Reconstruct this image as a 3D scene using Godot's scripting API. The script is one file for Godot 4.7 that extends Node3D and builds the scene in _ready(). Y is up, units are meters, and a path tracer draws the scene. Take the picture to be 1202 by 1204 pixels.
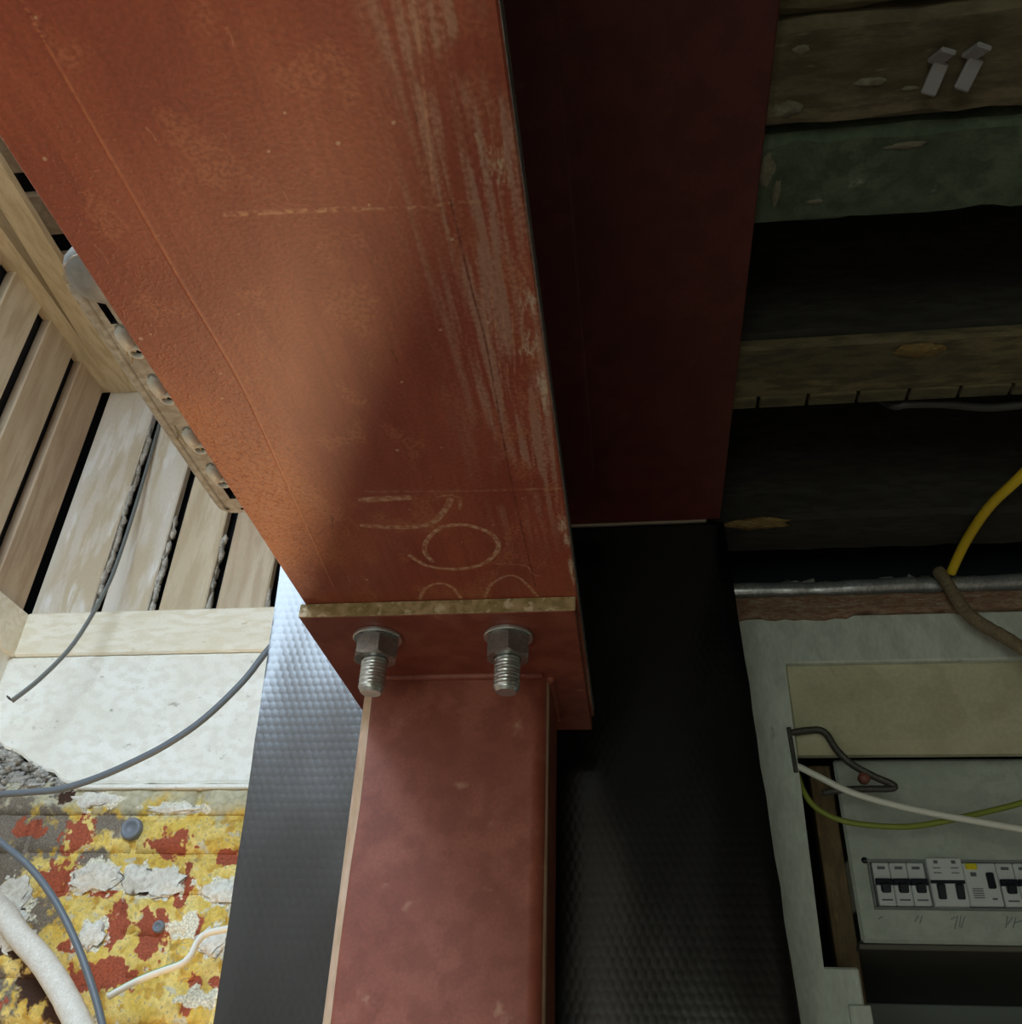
extends Node3D
# A steel beam on a bolted post beside a pier wrapped in black membrane, in a house being rebuilt.
# World: y up, metres; the beam runs along -z, the camera stands at x = 0, z = 0.

const BEAM_Y := 2.2145        # underside of the beam
const BEAM_L := -0.2365
const BEAM_R := -0.0350
const BACK := -1.75           # face of the back wall in the left-hand bay
const LEFT := -1.3705         # face of the left wall

var M := {}
var used := {}

# ---------------------------------------------------------------- nodes
func numbered(called: String) -> String:
	var n: int = used.get(called, 0)
	used[called] = n + 1
	return called if n == 0 else "%s_%03d" % [called, n]

func tag(o: Node, label: String, category: String, group := "", kind := "thing") -> Node:
	o.set_meta("label", label)
	o.set_meta("category", category)
	o.set_meta("kind", kind)
	if group != "":
		o.set_meta("group", group)
	return o

func thing(called: String, label: String, category: String, at := Vector3.ZERO, group := "", kind := "thing") -> Node3D:
	var o := Node3D.new()
	o.name = numbered(called)
	add_child(o, true)
	o.position = at
	return tag(o, label, category, group, kind)

func structure(called: String, label: String, category: String) -> Node3D:
	return thing(called, label, category, Vector3.ZERO, "", "structure")

func obj(called: String, st: SurfaceTool, m: Material, parent: Node = null) -> MeshInstance3D:
	var o := MeshInstance3D.new()
	o.mesh = st.commit()
	o.material_override = m
	if parent == null:
		o.name = numbered(called)
		add_child(o, true)
	else:
		o.name = called
		parent.add_child(o, true)
		o.global_position = Vector3.ZERO
	o.cast_shadow = GeometryInstance3D.SHADOW_CASTING_SETTING_ON
	return o

func part(called: String, mesh: Mesh, m: Material, parent: Node, at: Vector3) -> MeshInstance3D:
	var o := MeshInstance3D.new()
	o.mesh = mesh
	o.material_override = m
	o.name = called
	parent.add_child(o, true)
	o.global_position = at
	return o

# ---------------------------------------------------------------- shapes
func tool() -> SurfaceTool:
	var st := SurfaceTool.new()
	st.begin(Mesh.PRIMITIVE_TRIANGLES)
	return st

func flat() -> SurfaceTool:
	var st := tool()
	st.set_smooth_group(-1)
	return st

func done(st: SurfaceTool) -> SurfaceTool:
	st.generate_normals()
	return st

func tri(st: SurfaceTool, a: Vector3, b: Vector3, c: Vector3, n: Vector3) -> void:
	if (b - a).cross(c - a).dot(n) > 0.0:
		var t := b
		b = c
		c = t
	for p in [a, b, c]:
		st.set_uv(Vector2(p.x, p.z))
		st.add_vertex(p)

func quad(st: SurfaceTool, a: Vector3, b: Vector3, c: Vector3, d: Vector3, n: Vector3) -> void:
	tri(st, a, b, c, n)
	tri(st, a, c, d, n)

# a box with chamfered edges
func cbox(st: SurfaceTool, c: Vector3, s: Vector3, b := 0.002, bs := Basis()) -> void:
	var h := s / 2.0
	b = minf(b, minf(h.x, minf(h.y, h.z)) * 0.8)
	var v := func(sg: Vector3, k: int) -> Vector3:
		var p := sg * (h - Vector3.ONE * b)
		p[k] = sg[k] * h[k]
		return c + bs * p
	for k in 3:
		var l := (k + 1) % 3
		var m := (k + 2) % 3
		for s1 in [-1.0, 1.0]:
			var sg := Vector3.ZERO
			sg[k] = s1
			var n := bs * sg
			var ps := []
			for e in [[-1.0, -1.0], [1.0, -1.0], [1.0, 1.0], [-1.0, 1.0]]:
				var g := sg
				g[l] = e[0]
				g[m] = e[1]
				ps.append(v.call(g, k))
			quad(st, ps[0], ps[1], ps[2], ps[3], n)
			for s2 in [-1.0, 1.0]:
				var g0 := Vector3.ZERO
				g0[k] = s1
				g0[l] = s2
				var ga := g0
				ga[m] = -1.0
				var gb := g0
				gb[m] = 1.0
				quad(st, v.call(ga, k), v.call(gb, k), v.call(gb, l), v.call(ga, l), bs * g0)
	for sx in [-1.0, 1.0]:
		for sy in [-1.0, 1.0]:
			for sz in [-1.0, 1.0]:
				var g := Vector3(sx, sy, sz)
				tri(st, v.call(g, 0), v.call(g, 1), v.call(g, 2), bs * g)

func box(lo: Vector3, hi: Vector3, b := 0.002) -> SurfaceTool:
	var st := flat()
	cbox(st, (lo + hi) / 2.0, (hi - lo).abs(), b)
	return done(st)

# a solid given by its eight corners: four of one end, four of the other in the same order
func hexa(st: SurfaceTool, p: Array) -> void:
	var mid := Vector3.ZERO
	for v in p:
		mid += v / 8.0
	for f in [[0, 1, 2, 3], [4, 5, 6, 7], [0, 1, 5, 4], [1, 2, 6, 5], [2, 3, 7, 6], [3, 0, 4, 7]]:
		var fc: Vector3 = (p[f[0]] + p[f[1]] + p[f[2]] + p[f[3]]) / 4.0
		quad(st, p[f[0]], p[f[1]], p[f[2]], p[f[3]], fc - mid)

func smooth_path(pts: Array, div: int) -> Array:
	var out := []
	for i in pts.size() - 1:
		var a: Vector3 = pts[maxi(i - 1, 0)]
		var b: Vector3 = pts[i]
		var c: Vector3 = pts[i + 1]
		var d: Vector3 = pts[mini(i + 2, pts.size() - 1)]
		for k in div:
			out.append(b.cubic_interpolate(c, a, d, float(k) / div))
	out.append(pts[-1])
	return out

func tube(st: SurfaceTool, pts: Array, r: float, sides := 10, div := 4, squash := 1.0, wobble := 0.0) -> void:
	var path := smooth_path(pts, div) if div > 1 else pts
	var rng := RandomNumberGenerator.new()
	rng.seed = int(r * 100000.0) + path.size()
	var up := Vector3(0.13, 0.31, 0.94)
	var rings := []
	var t0 := Vector3.ZERO
	for i in path.size():
		var t: Vector3 = (path[mini(i + 1, path.size() - 1)] - path[maxi(i - 1, 0)]).normalized()
		var u := (up - t * up.dot(t)).normalized()
		up = u
		var w := t.cross(u)
		var ring := []
		var rr := r * (1.0 + wobble * rng.randf_range(-1, 1))
		for k in sides:
			var a := TAU * k / sides
			ring.append(path[i] + u * cos(a) * rr + w * sin(a) * rr * squash)
		rings.append(ring)
		t0 = t
	for i in rings.size() - 1:
		for k in sides:
			var a: Vector3 = rings[i][k]
			var b: Vector3 = rings[i][(k + 1) % sides]
			var c: Vector3 = rings[i + 1][(k + 1) % sides]
			var d: Vector3 = rings[i + 1][k]
			quad(st, a, b, c, d, (a + b) / 2.0 - path[i])
	for e in [0, rings.size() - 1]:
		var n: Vector3 = path[e] - path[1 if e == 0 else e - 1]
		for k in sides:
			tri(st, path[e], rings[e][k], rings[e][(k + 1) % sides], n)

func cable(pts: Array, r: float, sides := 10, squash := 1.0, wobble := 0.0) -> SurfaceTool:
	var st := tool()
	tube(st, pts, r, sides, 5, squash, wobble)
	return done(st)

# profile of [radius, height] pairs turned about the y axis at c
func lathe(st: SurfaceTool, c: Vector3, prof: Array, sides := 24, bs := Basis()) -> void:
	for i in prof.size() - 1:
		for k in sides:
			var a0 := TAU * k / sides
			var a1 := TAU * (k + 1) / sides
			var f := func(j: int, a: float) -> Vector3:
				return c + bs * Vector3(cos(a) * prof[j][0], prof[j][1], sin(a) * prof[j][0])
			var a: Vector3 = f.call(i, a0)
			var b: Vector3 = f.call(i, a1)
			var d: Vector3 = f.call(i + 1, a0)
			var e: Vector3 = f.call(i + 1, a1)
			var am := (a0 + a1) / 2.0
			var dr: float = prof[i + 1][0] - prof[i][0]
			var dh: float = prof[i + 1][1] - prof[i][1]
			var n := bs * (Vector3(cos(am), 0, sin(am)) * dh - Vector3(0, dr, 0))
			if prof[0][1] > prof[-1][1]:
				n = -n
			quad(st, a, b, e, d, n)

# an irregular lump
func lump(st: SurfaceTool, c: Vector3, r: Vector3, seed_: int, rough := 0.25, nu := 12, nv := 8) -> void:
	var ns := FastNoiseLite.new()
	ns.seed = seed_
	ns.frequency = 0.9
	var g := []
	for j in nv + 1:
		var row := []
		for i in nu:
			var th := PI * j / nv
			var ph := TAU * i / nu
			var d := Vector3(sin(th) * cos(ph), cos(th), sin(th) * sin(ph))
			var k := 1.0 + rough * 1.6 * ns.get_noise_3dv(d * 1.6)
			row.append(c + d * r * k)
		g.append(row)
	for j in nv:
		for i in nu:
			var a: Vector3 = g[j][i]
			var b: Vector3 = g[j][(i + 1) % nu]
			var d: Vector3 = g[j + 1][(i + 1) % nu]
			var e: Vector3 = g[j + 1][i]
			var n := ((a + b + d + e) / 4.0 - c) / r
			quad(st, a, b, d, e, n / r)

# ---------------------------------------------------------------- textures
func seamless(size: int, freq: float, seed_: int, oct := 4, type := FastNoiseLite.TYPE_SIMPLEX_SMOOTH) -> PackedByteArray:
	var n := FastNoiseLite.new()
	n.seed = seed_
	n.noise_type = type
	n.frequency = freq
	n.fractal_octaves = oct
	var im := n.get_seamless_image(size, size)
	im.convert(Image.FORMAT_L8)
	return im.get_data()

func height_tex(size: int, freq: float, seed_: int, oct := 5) -> ImageTexture:
	return ImageTexture.create_from_image(Image.create_from_data(size, size, false, Image.FORMAT_L8, seamless(size, freq, seed_, oct)))

# cloudy mix of three colours with fine grain and specks of a fourth
func mottled(size: int, seed_: int, c0: Color, c1: Color, c2: Color, speck: Color, amount: float, freq := 0.008, grain := 0.12) -> ImageTexture:
	var a := seamless(size, freq, seed_, 4)
	var b := seamless(size, freq * 4.0, seed_ + 11, 4)
	var g := seamless(size, 0.2, seed_ + 23, 2)
	var s := seamless(size, freq * 3.0, seed_ + 37, 5)
	var px := PackedByteArray()
	px.resize(size * size * 3)
	for i in size * size:
		var t := a[i] / 255.0
		var u := smoothstep(0.35, 0.75, b[i] / 255.0)
		var c := c0.lerp(c1, smoothstep(0.25, 0.75, t)).lerp(c2, u * 0.7)
		c = c.lerp(speck, smoothstep(1.0 - amount - 0.1, 1.0 - amount + 0.1, s[i] / 255.0) * 0.85)
		var k := 1.0 + grain * (g[i] / 255.0 - 0.5) * 2.0
		px[i * 3] = int(clampf(c.r * k, 0, 1) * 255)
		px[i * 3 + 1] = int(clampf(c.g * k, 0, 1) * 255)
		px[i * 3 + 2] = int(clampf(c.b * k, 0, 1) * 255)
	return ImageTexture.create_from_image(Image.create_from_data(size, size, false, Image.FORMAT_RGB8, px))

func rgb(r: int, g: int, b: int) -> Color:
	return Color8(r, g, b)

func mat(color: Variant, rough := 0.7, metal := 0.0, sc := Vector3.ONE, bump: Texture2D = null, cm := 0.1) -> StandardMaterial3D:
	var m := StandardMaterial3D.new()
	if color is Color:
		m.albedo_color = color
	else:
		m.albedo_texture = color
	m.roughness = rough
	m.metallic = metal
	if not (color is Color) or bump != null:
		m.uv1_triplanar = true
		m.uv1_scale = sc
	if bump != null:
		m.heightmap_enabled = true
		m.heightmap_texture = bump
		m.heightmap_scale = cm
	return m

# a soft-edged stroke drawn into an image that covers the rectangle from o, s pixels to the metre
func stroke(im: Image, pts: Array, w: float, c: Color, strength: float, o: Vector2, s: float, rough := 0.5, seed_ := 1) -> void:
	var ns := FastNoiseLite.new()
	ns.seed = seed_
	ns.frequency = 0.09
	var path := []
	for i in pts.size() - 1:
		var a: Vector2 = pts[maxi(i - 1, 0)]
		var b: Vector2 = pts[i]
		var d: Vector2 = pts[i + 1]
		var e: Vector2 = pts[mini(i + 2, pts.size() - 1)]
		var steps := maxi(2, int(b.distance_to(d) * s))
		for k in steps:
			path.append((b.cubic_interpolate(d, a, e, float(k) / steps) - o) * s)
	var r := w * s / 2.0
	var cover := {}
	for p in path:
		for y in range(int(p.y - r - 1), int(p.y + r + 2)):
			for x in range(int(p.x - r - 1), int(p.x + r + 2)):
				if x < 0 or y < 0 or x >= im.get_width() or y >= im.get_height():
					continue
				var d := Vector2(x + 0.5, y + 0.5).distance_to(p)
				var k := clampf(r + 0.5 - d, 0, 1)
				var at := Vector2i(x, y)
				if k > cover.get(at, 0.0):
					cover[at] = k
	for at in cover:
		var k: float = cover[at] * strength * clampf(1.0 - rough * 0.7 + rough * 1.6 * ns.get_noise_2d(at.x, at.y), 0, 1)
		im.set_pixelv(at, im.get_pixelv(at).lerp(c, k))

# an irregular patch
func patch(im: Image, c: Vector2, r: Vector2, color: Color, o: Vector2, s: Vector2, ns: FastNoiseLite, soft := 0.12) -> void:
	var lo := (c - r * 1.6 - o) * s
	var hi := (c + r * 1.6 - o) * s
	var x0 := int(minf(lo.x, hi.x))
	var x1 := int(maxf(lo.x, hi.x))
	var y0 := int(minf(lo.y, hi.y))
	var y1 := int(maxf(lo.y, hi.y))
	for y in range(maxi(y0, 0), mini(y1, im.get_height())):
		for x in range(maxi(x0, 0), mini(x1, im.get_width())):
			var p := (Vector2(x, y) / s + o - c) / r
			var d := p.length() + 0.75 * ns.get_noise_2d(x, y) + 0.25 * ns.get_noise_2d(x * 4.0, y * 4.0)
			var k := 1.0 - smoothstep(1.0 - soft, 1.0 + soft, d)
			if k > 0.0:
				var t := 1.0 + 0.22 * ns.get_noise_2d(x * 6.0 + 50, y * 6.0)
				im.set_pixel(x, y, im.get_pixel(x, y).lerp(Color(color.r * t, color.g * t, color.b * t), k))

# the painted underside of the beam: primer, rubbed dust, score lines and chalk marks
func flange_texture() -> Array:
	var o := Vector2(-0.240, -0.60)
	var s := 2200.0
	var w := 464
	var h := 1540
	var n1 := FastNoiseLite.new()
	n1.seed = 3
	n1.frequency = 0.006
	n1.fractal_octaves = 5
	var n2 := FastNoiseLite.new()
	n2.seed = 8
	n2.frequency = 0.05
	n2.fractal_octaves = 4
	var px := PackedByteArray()
	px.resize(w * h * 3)
	var hp := PackedByteArray()
	hp.resize(w * h)
	for y in h:
		var z := o.y + y / s
		for x in w:
			var wx := o.x + x / s
			var cloud := n1.get_noise_2d(x, y * 0.6)
			var streak := n2.get_noise_2d(x * 1.5, y * 0.07)
			var fine := n2.get_noise_2d(x * 3.0, y * 3.0)
			var c := Color(0.590, 0.275, 0.200).lerp(Color(0.650, 0.335, 0.240), clampf(0.5 + cloud * 1.3, 0, 1))
			c = c.lerp(Color(0.50, 0.215, 0.15), clampf(streak * 0.7, 0, 0.22))
			# dust rubbed along the right-hand edge
			var edge := smoothstep(-0.105, -0.045, wx) * smoothstep(0.10, 0.55, 0.5 + n1.get_noise_2d(x * 2.0 + 300, y * 0.8) * 0.9)
			var brushed := clampf(edge * (0.50 + streak * 1.9 + fine * 0.5), 0, 0.75) * smoothstep(-0.56, -0.42, z)
			c = c.lerp(Color(0.74, 0.60, 0.52), brushed * 0.95)
			# rust bloom towards the left-hand edge
			var rust := (1.0 - smoothstep(-0.236, -0.150, wx)) * smoothstep(-0.56, -0.50, z) * (1.0 - smoothstep(-0.46, -0.28, z))
			c = c.lerp(Color(0.74, 0.42, 0.20), clampf(rust * (0.95 + cloud * 0.8 + fine * 0.9), 0, 0.8))
			var dusty := smoothstep(0.15, 0.6, n1.get_noise_2d(x * 1.7 - 900, y * 1.3 + 77)) * (0.5 + fine)
			c = c.lerp(Color(0.72, 0.45, 0.32), clampf(dusty, 0, 0.5))
			var k := 1.0 + 0.10 * fine
			var i := y * w + x
			px[i * 3] = int(clampf(c.r * k, 0, 1) * 255)
			px[i * 3 + 1] = int(clampf(c.g * k, 0, 1) * 255)
			px[i * 3 + 2] = int(clampf(c.b * k, 0, 1) * 255)
			var ridge := 1.0 - absf(n2.get_noise_2d(x * 0.8 + 500, y * 1.1))
			hp[i] = int(clampf(0.5 + 0.16 * cloud + 0.10 * fine + (0.25 + rust * 1.2 + 0.5 * (1.0 - smoothstep(-0.22, -0.17, wx))) * smoothstep(0.95, 1.0, ridge) * 0.35, 0, 1) * 255)
	var im := Image.create_from_data(w, h, false, Image.FORMAT_RGB8, px)
	var hm := Image.create_from_data(w, h, false, Image.FORMAT_L8, hp)
	var chalk := Color(0.88, 0.78, 0.64)
	var pale := Color(0.86, 0.66, 0.52)
	# chalk figures near the bolted end
	stroke(im, [Vector2(-0.158, -0.4520), Vector2(-0.142, -0.4515), Vector2(-0.1295, -0.4513)], 0.0055, chalk, 0.72, o, s, 0.55, 2)
	stroke(im, [Vector2(-0.1652, -0.4804), Vector2(-0.1384, -0.4843), Vector2(-0.1211, -0.4805), Vector2(-0.1098, -0.4667), Vector2(-0.1040, -0.4550)], 0.0045, chalk, 0.66, o, s, 0.55, 3)
	stroke(im, [Vector2(-0.111, -0.4520), Vector2(-0.103, -0.4505), Vector2(-0.0985, -0.456), Vector2(-0.1005, -0.466)], 0.0020, chalk, 0.55, o, s, 0.5, 4)
	stroke(im, [Vector2(-0.1431, -0.5189), Vector2(-0.1390, -0.5270), Vector2(-0.1329, -0.5342), Vector2(-0.1219, -0.5384), Vector2(-0.1072, -0.5382), Vector2(-0.0946, -0.5321), Vector2(-0.0853, -0.5194), Vector2(-0.0821, -0.5088), Vector2(-0.0848, -0.4961), Vector2(-0.0934, -0.4874), Vector2(-0.1037, -0.4837), Vector2(-0.1150, -0.4859), Vector2(-0.1246, -0.4955), Vector2(-0.1300, -0.5056), Vector2(-0.1322, -0.5163), Vector2(-0.1298, -0.5276)], 0.0034, chalk, 0.80, o, s, 0.5, 5)
	stroke(im, [Vector2(-0.1489, -0.5800), Vector2(-0.1421, -0.5648), Vector2(-0.1304, -0.5581), Vector2(-0.1225, -0.5648), Vector2(-0.1188, -0.5810)], 0.0026, chalk, 0.75, o, s, 0.5, 6)
	stroke(im, [Vector2(-0.1013, -0.5800), Vector2(-0.0941, -0.5616), Vector2(-0.0813, -0.5504), Vector2(-0.0725, -0.5557), Vector2(-0.0636, -0.5810)], 0.0024, chalk, 0.65, o, s, 0.5, 7)
	stroke(im, [Vector2(-0.0873, -0.5337), Vector2(-0.0680, -0.5373), Vector2(-0.0635, -0.5491), Vector2(-0.0580, -0.5530)], 0.0012, chalk, 0.6, o, s, 0.5, 8)
	# scores and scratches
	var longline := [Vector2(-0.1985, 0.10), Vector2(-0.1974, -0.1447), Vector2(-0.1972, -0.1635), Vector2(-0.1964, -0.2209), Vector2(-0.1958, -0.2741), Vector2(-0.1941, -0.3447), Vector2(-0.2000, -0.446), Vector2(-0.2070, -0.5583)]
	stroke(im, longline, 0.0012, Color(0.80, 0.50, 0.34), 0.8, o, s, 0.4, 9)
	stroke(hm, longline, 0.0018, Color(0.95, 0.95, 0.95), 0.8, o, s, 0.2, 9)
	stroke(im, [Vector2(-0.1612, -0.2379), Vector2(-0.1374, -0.2389), Vector2(-0.1121, -0.2401), Vector2(-0.1032, -0.2409)], 0.0026, Color(0.84, 0.64, 0.48), 0.8, o, s, 0.8, 10)
	stroke(im, [Vector2(-0.1032, -0.2409), Vector2(-0.0765, -0.2422), Vector2(-0.0639, -0.2413), Vector2(-0.0534, -0.2419)], 0.0016, Color(0.82, 0.64, 0.50), 0.7, o, s, 0.9, 11)
	stroke(im, [Vector2(-0.0640, -0.10), Vector2(-0.0640, -0.1588), Vector2(-0.0671, -0.1960), Vector2(-0.0720, -0.2372)], 0.0014, pale, 0.6, o, s, 0.6, 12)
	stroke(im, [Vector2(-0.0654, -0.2399), Vector2(-0.0647, -0.2836), Vector2(-0.0631, -0.3336), Vector2(-0.0650, -0.4341), Vector2(-0.0636, -0.5672)], 0.0010, Color(0.36, 0.15, 0.10), 0.7, o, s, 0.5, 13)
	for k in 5:
		var x := -0.060 + 0.004 * k
		stroke(im, [Vector2(x, -0.285 - 0.006 * k), Vector2(x - 0.002, -0.33), Vector2(x - 0.004, -0.372 + 0.008 * k)], 0.0010, pale, 0.6, o, s, 0.8, 20 + k)
	stroke(im, [Vector2(-0.1539, -0.4432), Vector2(-0.0871, -0.4472), Vector2(-0.0364, -0.4483)], 0.0022, Color(0.74, 0.58, 0.46), 0.6, o, s, 0.7, 14)
	var rng := RandomNumberGenerator.new()
	rng.seed = 77
	for k in 46:
		var p := Vector2(rng.randf_range(-0.23, -0.045), rng.randf_range(-0.55, 0.05))
		var d := Vector2(rng.randf_range(-0.004, 0.004), rng.randf_range(-0.016, 0.016))
		stroke(im, [p, p + d * 0.5 + Vector2(0.0006, 0), p + d], 0.0008, pale if k % 4 else Color(0.30, 0.12, 0.08), rng.randf_range(0.3, 0.7), o, s, 0.6, k)
	for k in 40:
		var p := Vector2(rng.randf_range(-0.235, -0.04), rng.randf_range(-0.56, 0.05))
		stroke(im, [p, p + Vector2(0.0006, 0.0006)], rng.randf_range(0.0008, 0.0020), Color(0.86, 0.76, 0.66), 0.75, o, s, 0.1, k)
	# bare chips on the right-hand arris
	for p in [[-0.0395, -0.490, 0.0030, 0.010], [-0.0375, -0.508, 0.0020, 0.008], [-0.0390, -0.361, 0.0030, 0.014], [-0.0420, -0.328, 0.0055, 0.008], [-0.0370, -0.545, 0.0015, 0.014], [-0.0400, -0.298, 0.0035, 0.008], [-0.0450, -0.225, 0.006, 0.010]]:
		for k in 30:
			var c := Vector2(p[0] + rng.randfn(0.0, 0.5) * p[2], p[1] + rng.randfn(0.0, 0.5) * p[3])
			var d := Vector2(rng.randf_range(-0.0006, 0.0006), p[3] * rng.randf_range(0.15, 0.45))
			stroke(im, [c - d, c + Vector2(0.0004, 0), c + d], rng.randf_range(0.0006, 0.0016), Color(0.84, 0.76, 0.66), rng.randf_range(0.35, 0.8), o, s, 0.6, k)
	return [ImageTexture.create_from_image(im), ImageTexture.create_from_image(hm), o, Vector2(w / s, h / s)]

# old yellow paint on brick with bare red brick, white plaster, grey mortar and holes
func brick_texture() -> Array:
	var o := Vector2(-1.42, 1.85)
	var size := Vector2(1.04, 0.62)
	var s := 1100.0
	var w := int(size.x * s)
	var h := int(size.y * s)
	var n := FastNoiseLite.new()
	n.seed = 21
	n.frequency = 0.010
	n.fractal_octaves = 4
	var f := FastNoiseLite.new()
	f.seed = 4
	f.frequency = 0.06
	f.fractal_octaves = 4
	var px := PackedByteArray()
	px.resize(w * h * 3)
	for y in h:
		var wy := o.y + size.y - y / s
		for x in w:
			var a := n.get_noise_2d(x, y)
			var b := f.get_noise_2d(x, y)
			var c := Color(0.84, 0.71, 0.32).lerp(Color(0.90, 0.81, 0.50), clampf(0.5 + a * 1.4, 0, 1))
			c = c.lerp(Color(0.78, 0.62, 0.26), smoothstep(0.10, 0.40, n.get_noise_2d(x * 2.0 + 900, y * 2.0)))
			c = c.lerp(Color(0.80, 0.76, 0.64), smoothstep(0.34, 0.46, n.get_noise_2d(x * 1.6 - 400, y * 2.2 + 100)))
			c = c.lerp(Color(0.52, 0.50, 0.44), smoothstep(0.32, 0.44, b) * 0.6)
			c = c.lerp(Color(0.70, 0.69, 0.62), smoothstep(2.375, 2.41, wy + a * 0.05) * 0.85)
			var k := 1.0 + 0.16 * b
			var i := (y * w + x) * 3
			px[i] = int(clampf(c.r * k, 0, 1) * 255)
			px[i + 1] = int(clampf(c.g * k, 0, 1) * 255)
			px[i + 2] = int(clampf(c.b * k, 0, 1) * 255)
	var im := Image.create_from_data(w, h, false, Image.FORMAT_RGB8, px)
	var oo := Vector2(o.x, o.y + size.y)
	var ss := Vector2(s, -s)
	var ns := FastNoiseLite.new()
	ns.seed = 9
	ns.frequency = 0.026
	ns.fractal_octaves = 2
	for p in [[-1.1951, 2.3459, 0.0881, 0.0503], [-1.2204, 2.2810, 0.0503, 0.0378], [-1.0332, 2.3683, 0.0300, 0.0250], [-1.1271, 2.1994, 0.0378, 0.0315], [-1.0495, 2.3033, 0.0315, 0.0189], [-1.28, 2.37, 0.09, 0.06], [-1.22, 2.06, 0.09, 0.05]]:
		patch(im, Vector2(p[0], p[1]), Vector2(p[2], p[3]), Color(0.47, 0.43, 0.38), oo, ss, ns, 0.3)
	for p in [[-1.0924, 2.3462, 0.0280, 0.0340], [-0.8976, 2.3253, 0.0400, 0.0240], [-0.7733, 2.3100, 0.0252, 0.0157], [-1.1084, 2.2660, 0.0378, 0.0280], [-0.8510, 2.2527, 0.0176, 0.0378], [-1.0134, 2.2410, 0.0378, 0.0094], [-0.9676, 2.1816, 0.0200, 0.0420], [-0.8925, 2.1729, 0.0330, 0.0420], [-0.8096, 2.1838, 0.0126, 0.0189], [-1.0413, 2.1465, 0.0252, 0.0094], [-0.9710, 2.0982, 0.0692, 0.0250], [-0.7904, 2.0902, 0.0157, 0.0126], [-0.7534, 2.0909, 0.0126, 0.0094], [-0.7967, 2.0497, 0.0126, 0.0126], [-1.1989, 2.3570, 0.0378, 0.0189], [-1.20, 2.05, 0.05, 0.02]]:
		patch(im, Vector2(p[0], p[1]), Vector2(p[2], p[3]), Color(0.62, 0.31, 0.21), oo, ss, ns, 0.1)
	for p in [[-1.0268, 2.2666, 0.0503, 0.0283], [-0.9217, 2.2623, 0.0700, 0.0300], [-1.0081, 2.1664, 0.0300, 0.0260], [-0.8343, 2.1834, 0.0260, 0.0220], [-0.7759, 2.2433, 0.0378, 0.0252], [-0.8975, 2.3961, 0.0629, 0.0118], [-0.7731, 2.1555, 0.0315, 0.0252], [-0.7747, 2.0680, 0.0378, 0.0189], [-1.1899, 2.2291, 0.0378, 0.0315], [-1.0767, 2.4132, 0.0503, 0.0180], [-1.1742, 2.1689, 0.0378, 0.0315], [-0.97, 2.02, 0.05, 0.012]]:
		patch(im, Vector2(p[0], p[1]), Vector2(p[2], p[3]), Color(0.86, 0.84, 0.76), oo, ss, ns, 0.1)
	for p in [[-1.0896, 2.0889, 0.0330, 0.0380], [-1.1416, 2.4248, 0.0252, 0.0149], [-1.1467, 2.1400, 0.0300, 0.0202], [-1.0333, 2.0354, 0.0252, 0.0252], [-0.9262, 2.2470, 0.0113, 0.0088]]:
		patch(im, Vector2(p[0], p[1]), Vector2(p[2], p[3]), Color(0.24, 0.15, 0.10), oo, ss, ns, 0.25)
	return [ImageTexture.create_from_image(im), o, size]

# raised lozenges in staggered rows: the embossing of the membrane
func emboss_texture() -> ImageTexture:
	var n := 128
	var px := PackedByteArray()
	px.resize(n * n)
	for y in n:
		for x in n:
			var best := 0.0
			for r in range(-1, 3):
				for c in range(-1, 3):
					var cx := (c + (0.5 if posmod(r, 2) == 1 else 0.0)) / 2.0
					var cy := (r + 0.25) / 2.0
					var dx := absf(x / float(n) - cx) / 0.235
					var dy := absf(y / float(n) - cy) / 0.27
					best = maxf(best, 1.0 - (dx * dx + dy * dy))
			px[y * n + x] = int(clampf(best, 0, 1) * 255)
	return ImageTexture.create_from_image(Image.create_from_data(n, n, false, Image.FORMAT_L8, px))

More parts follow.
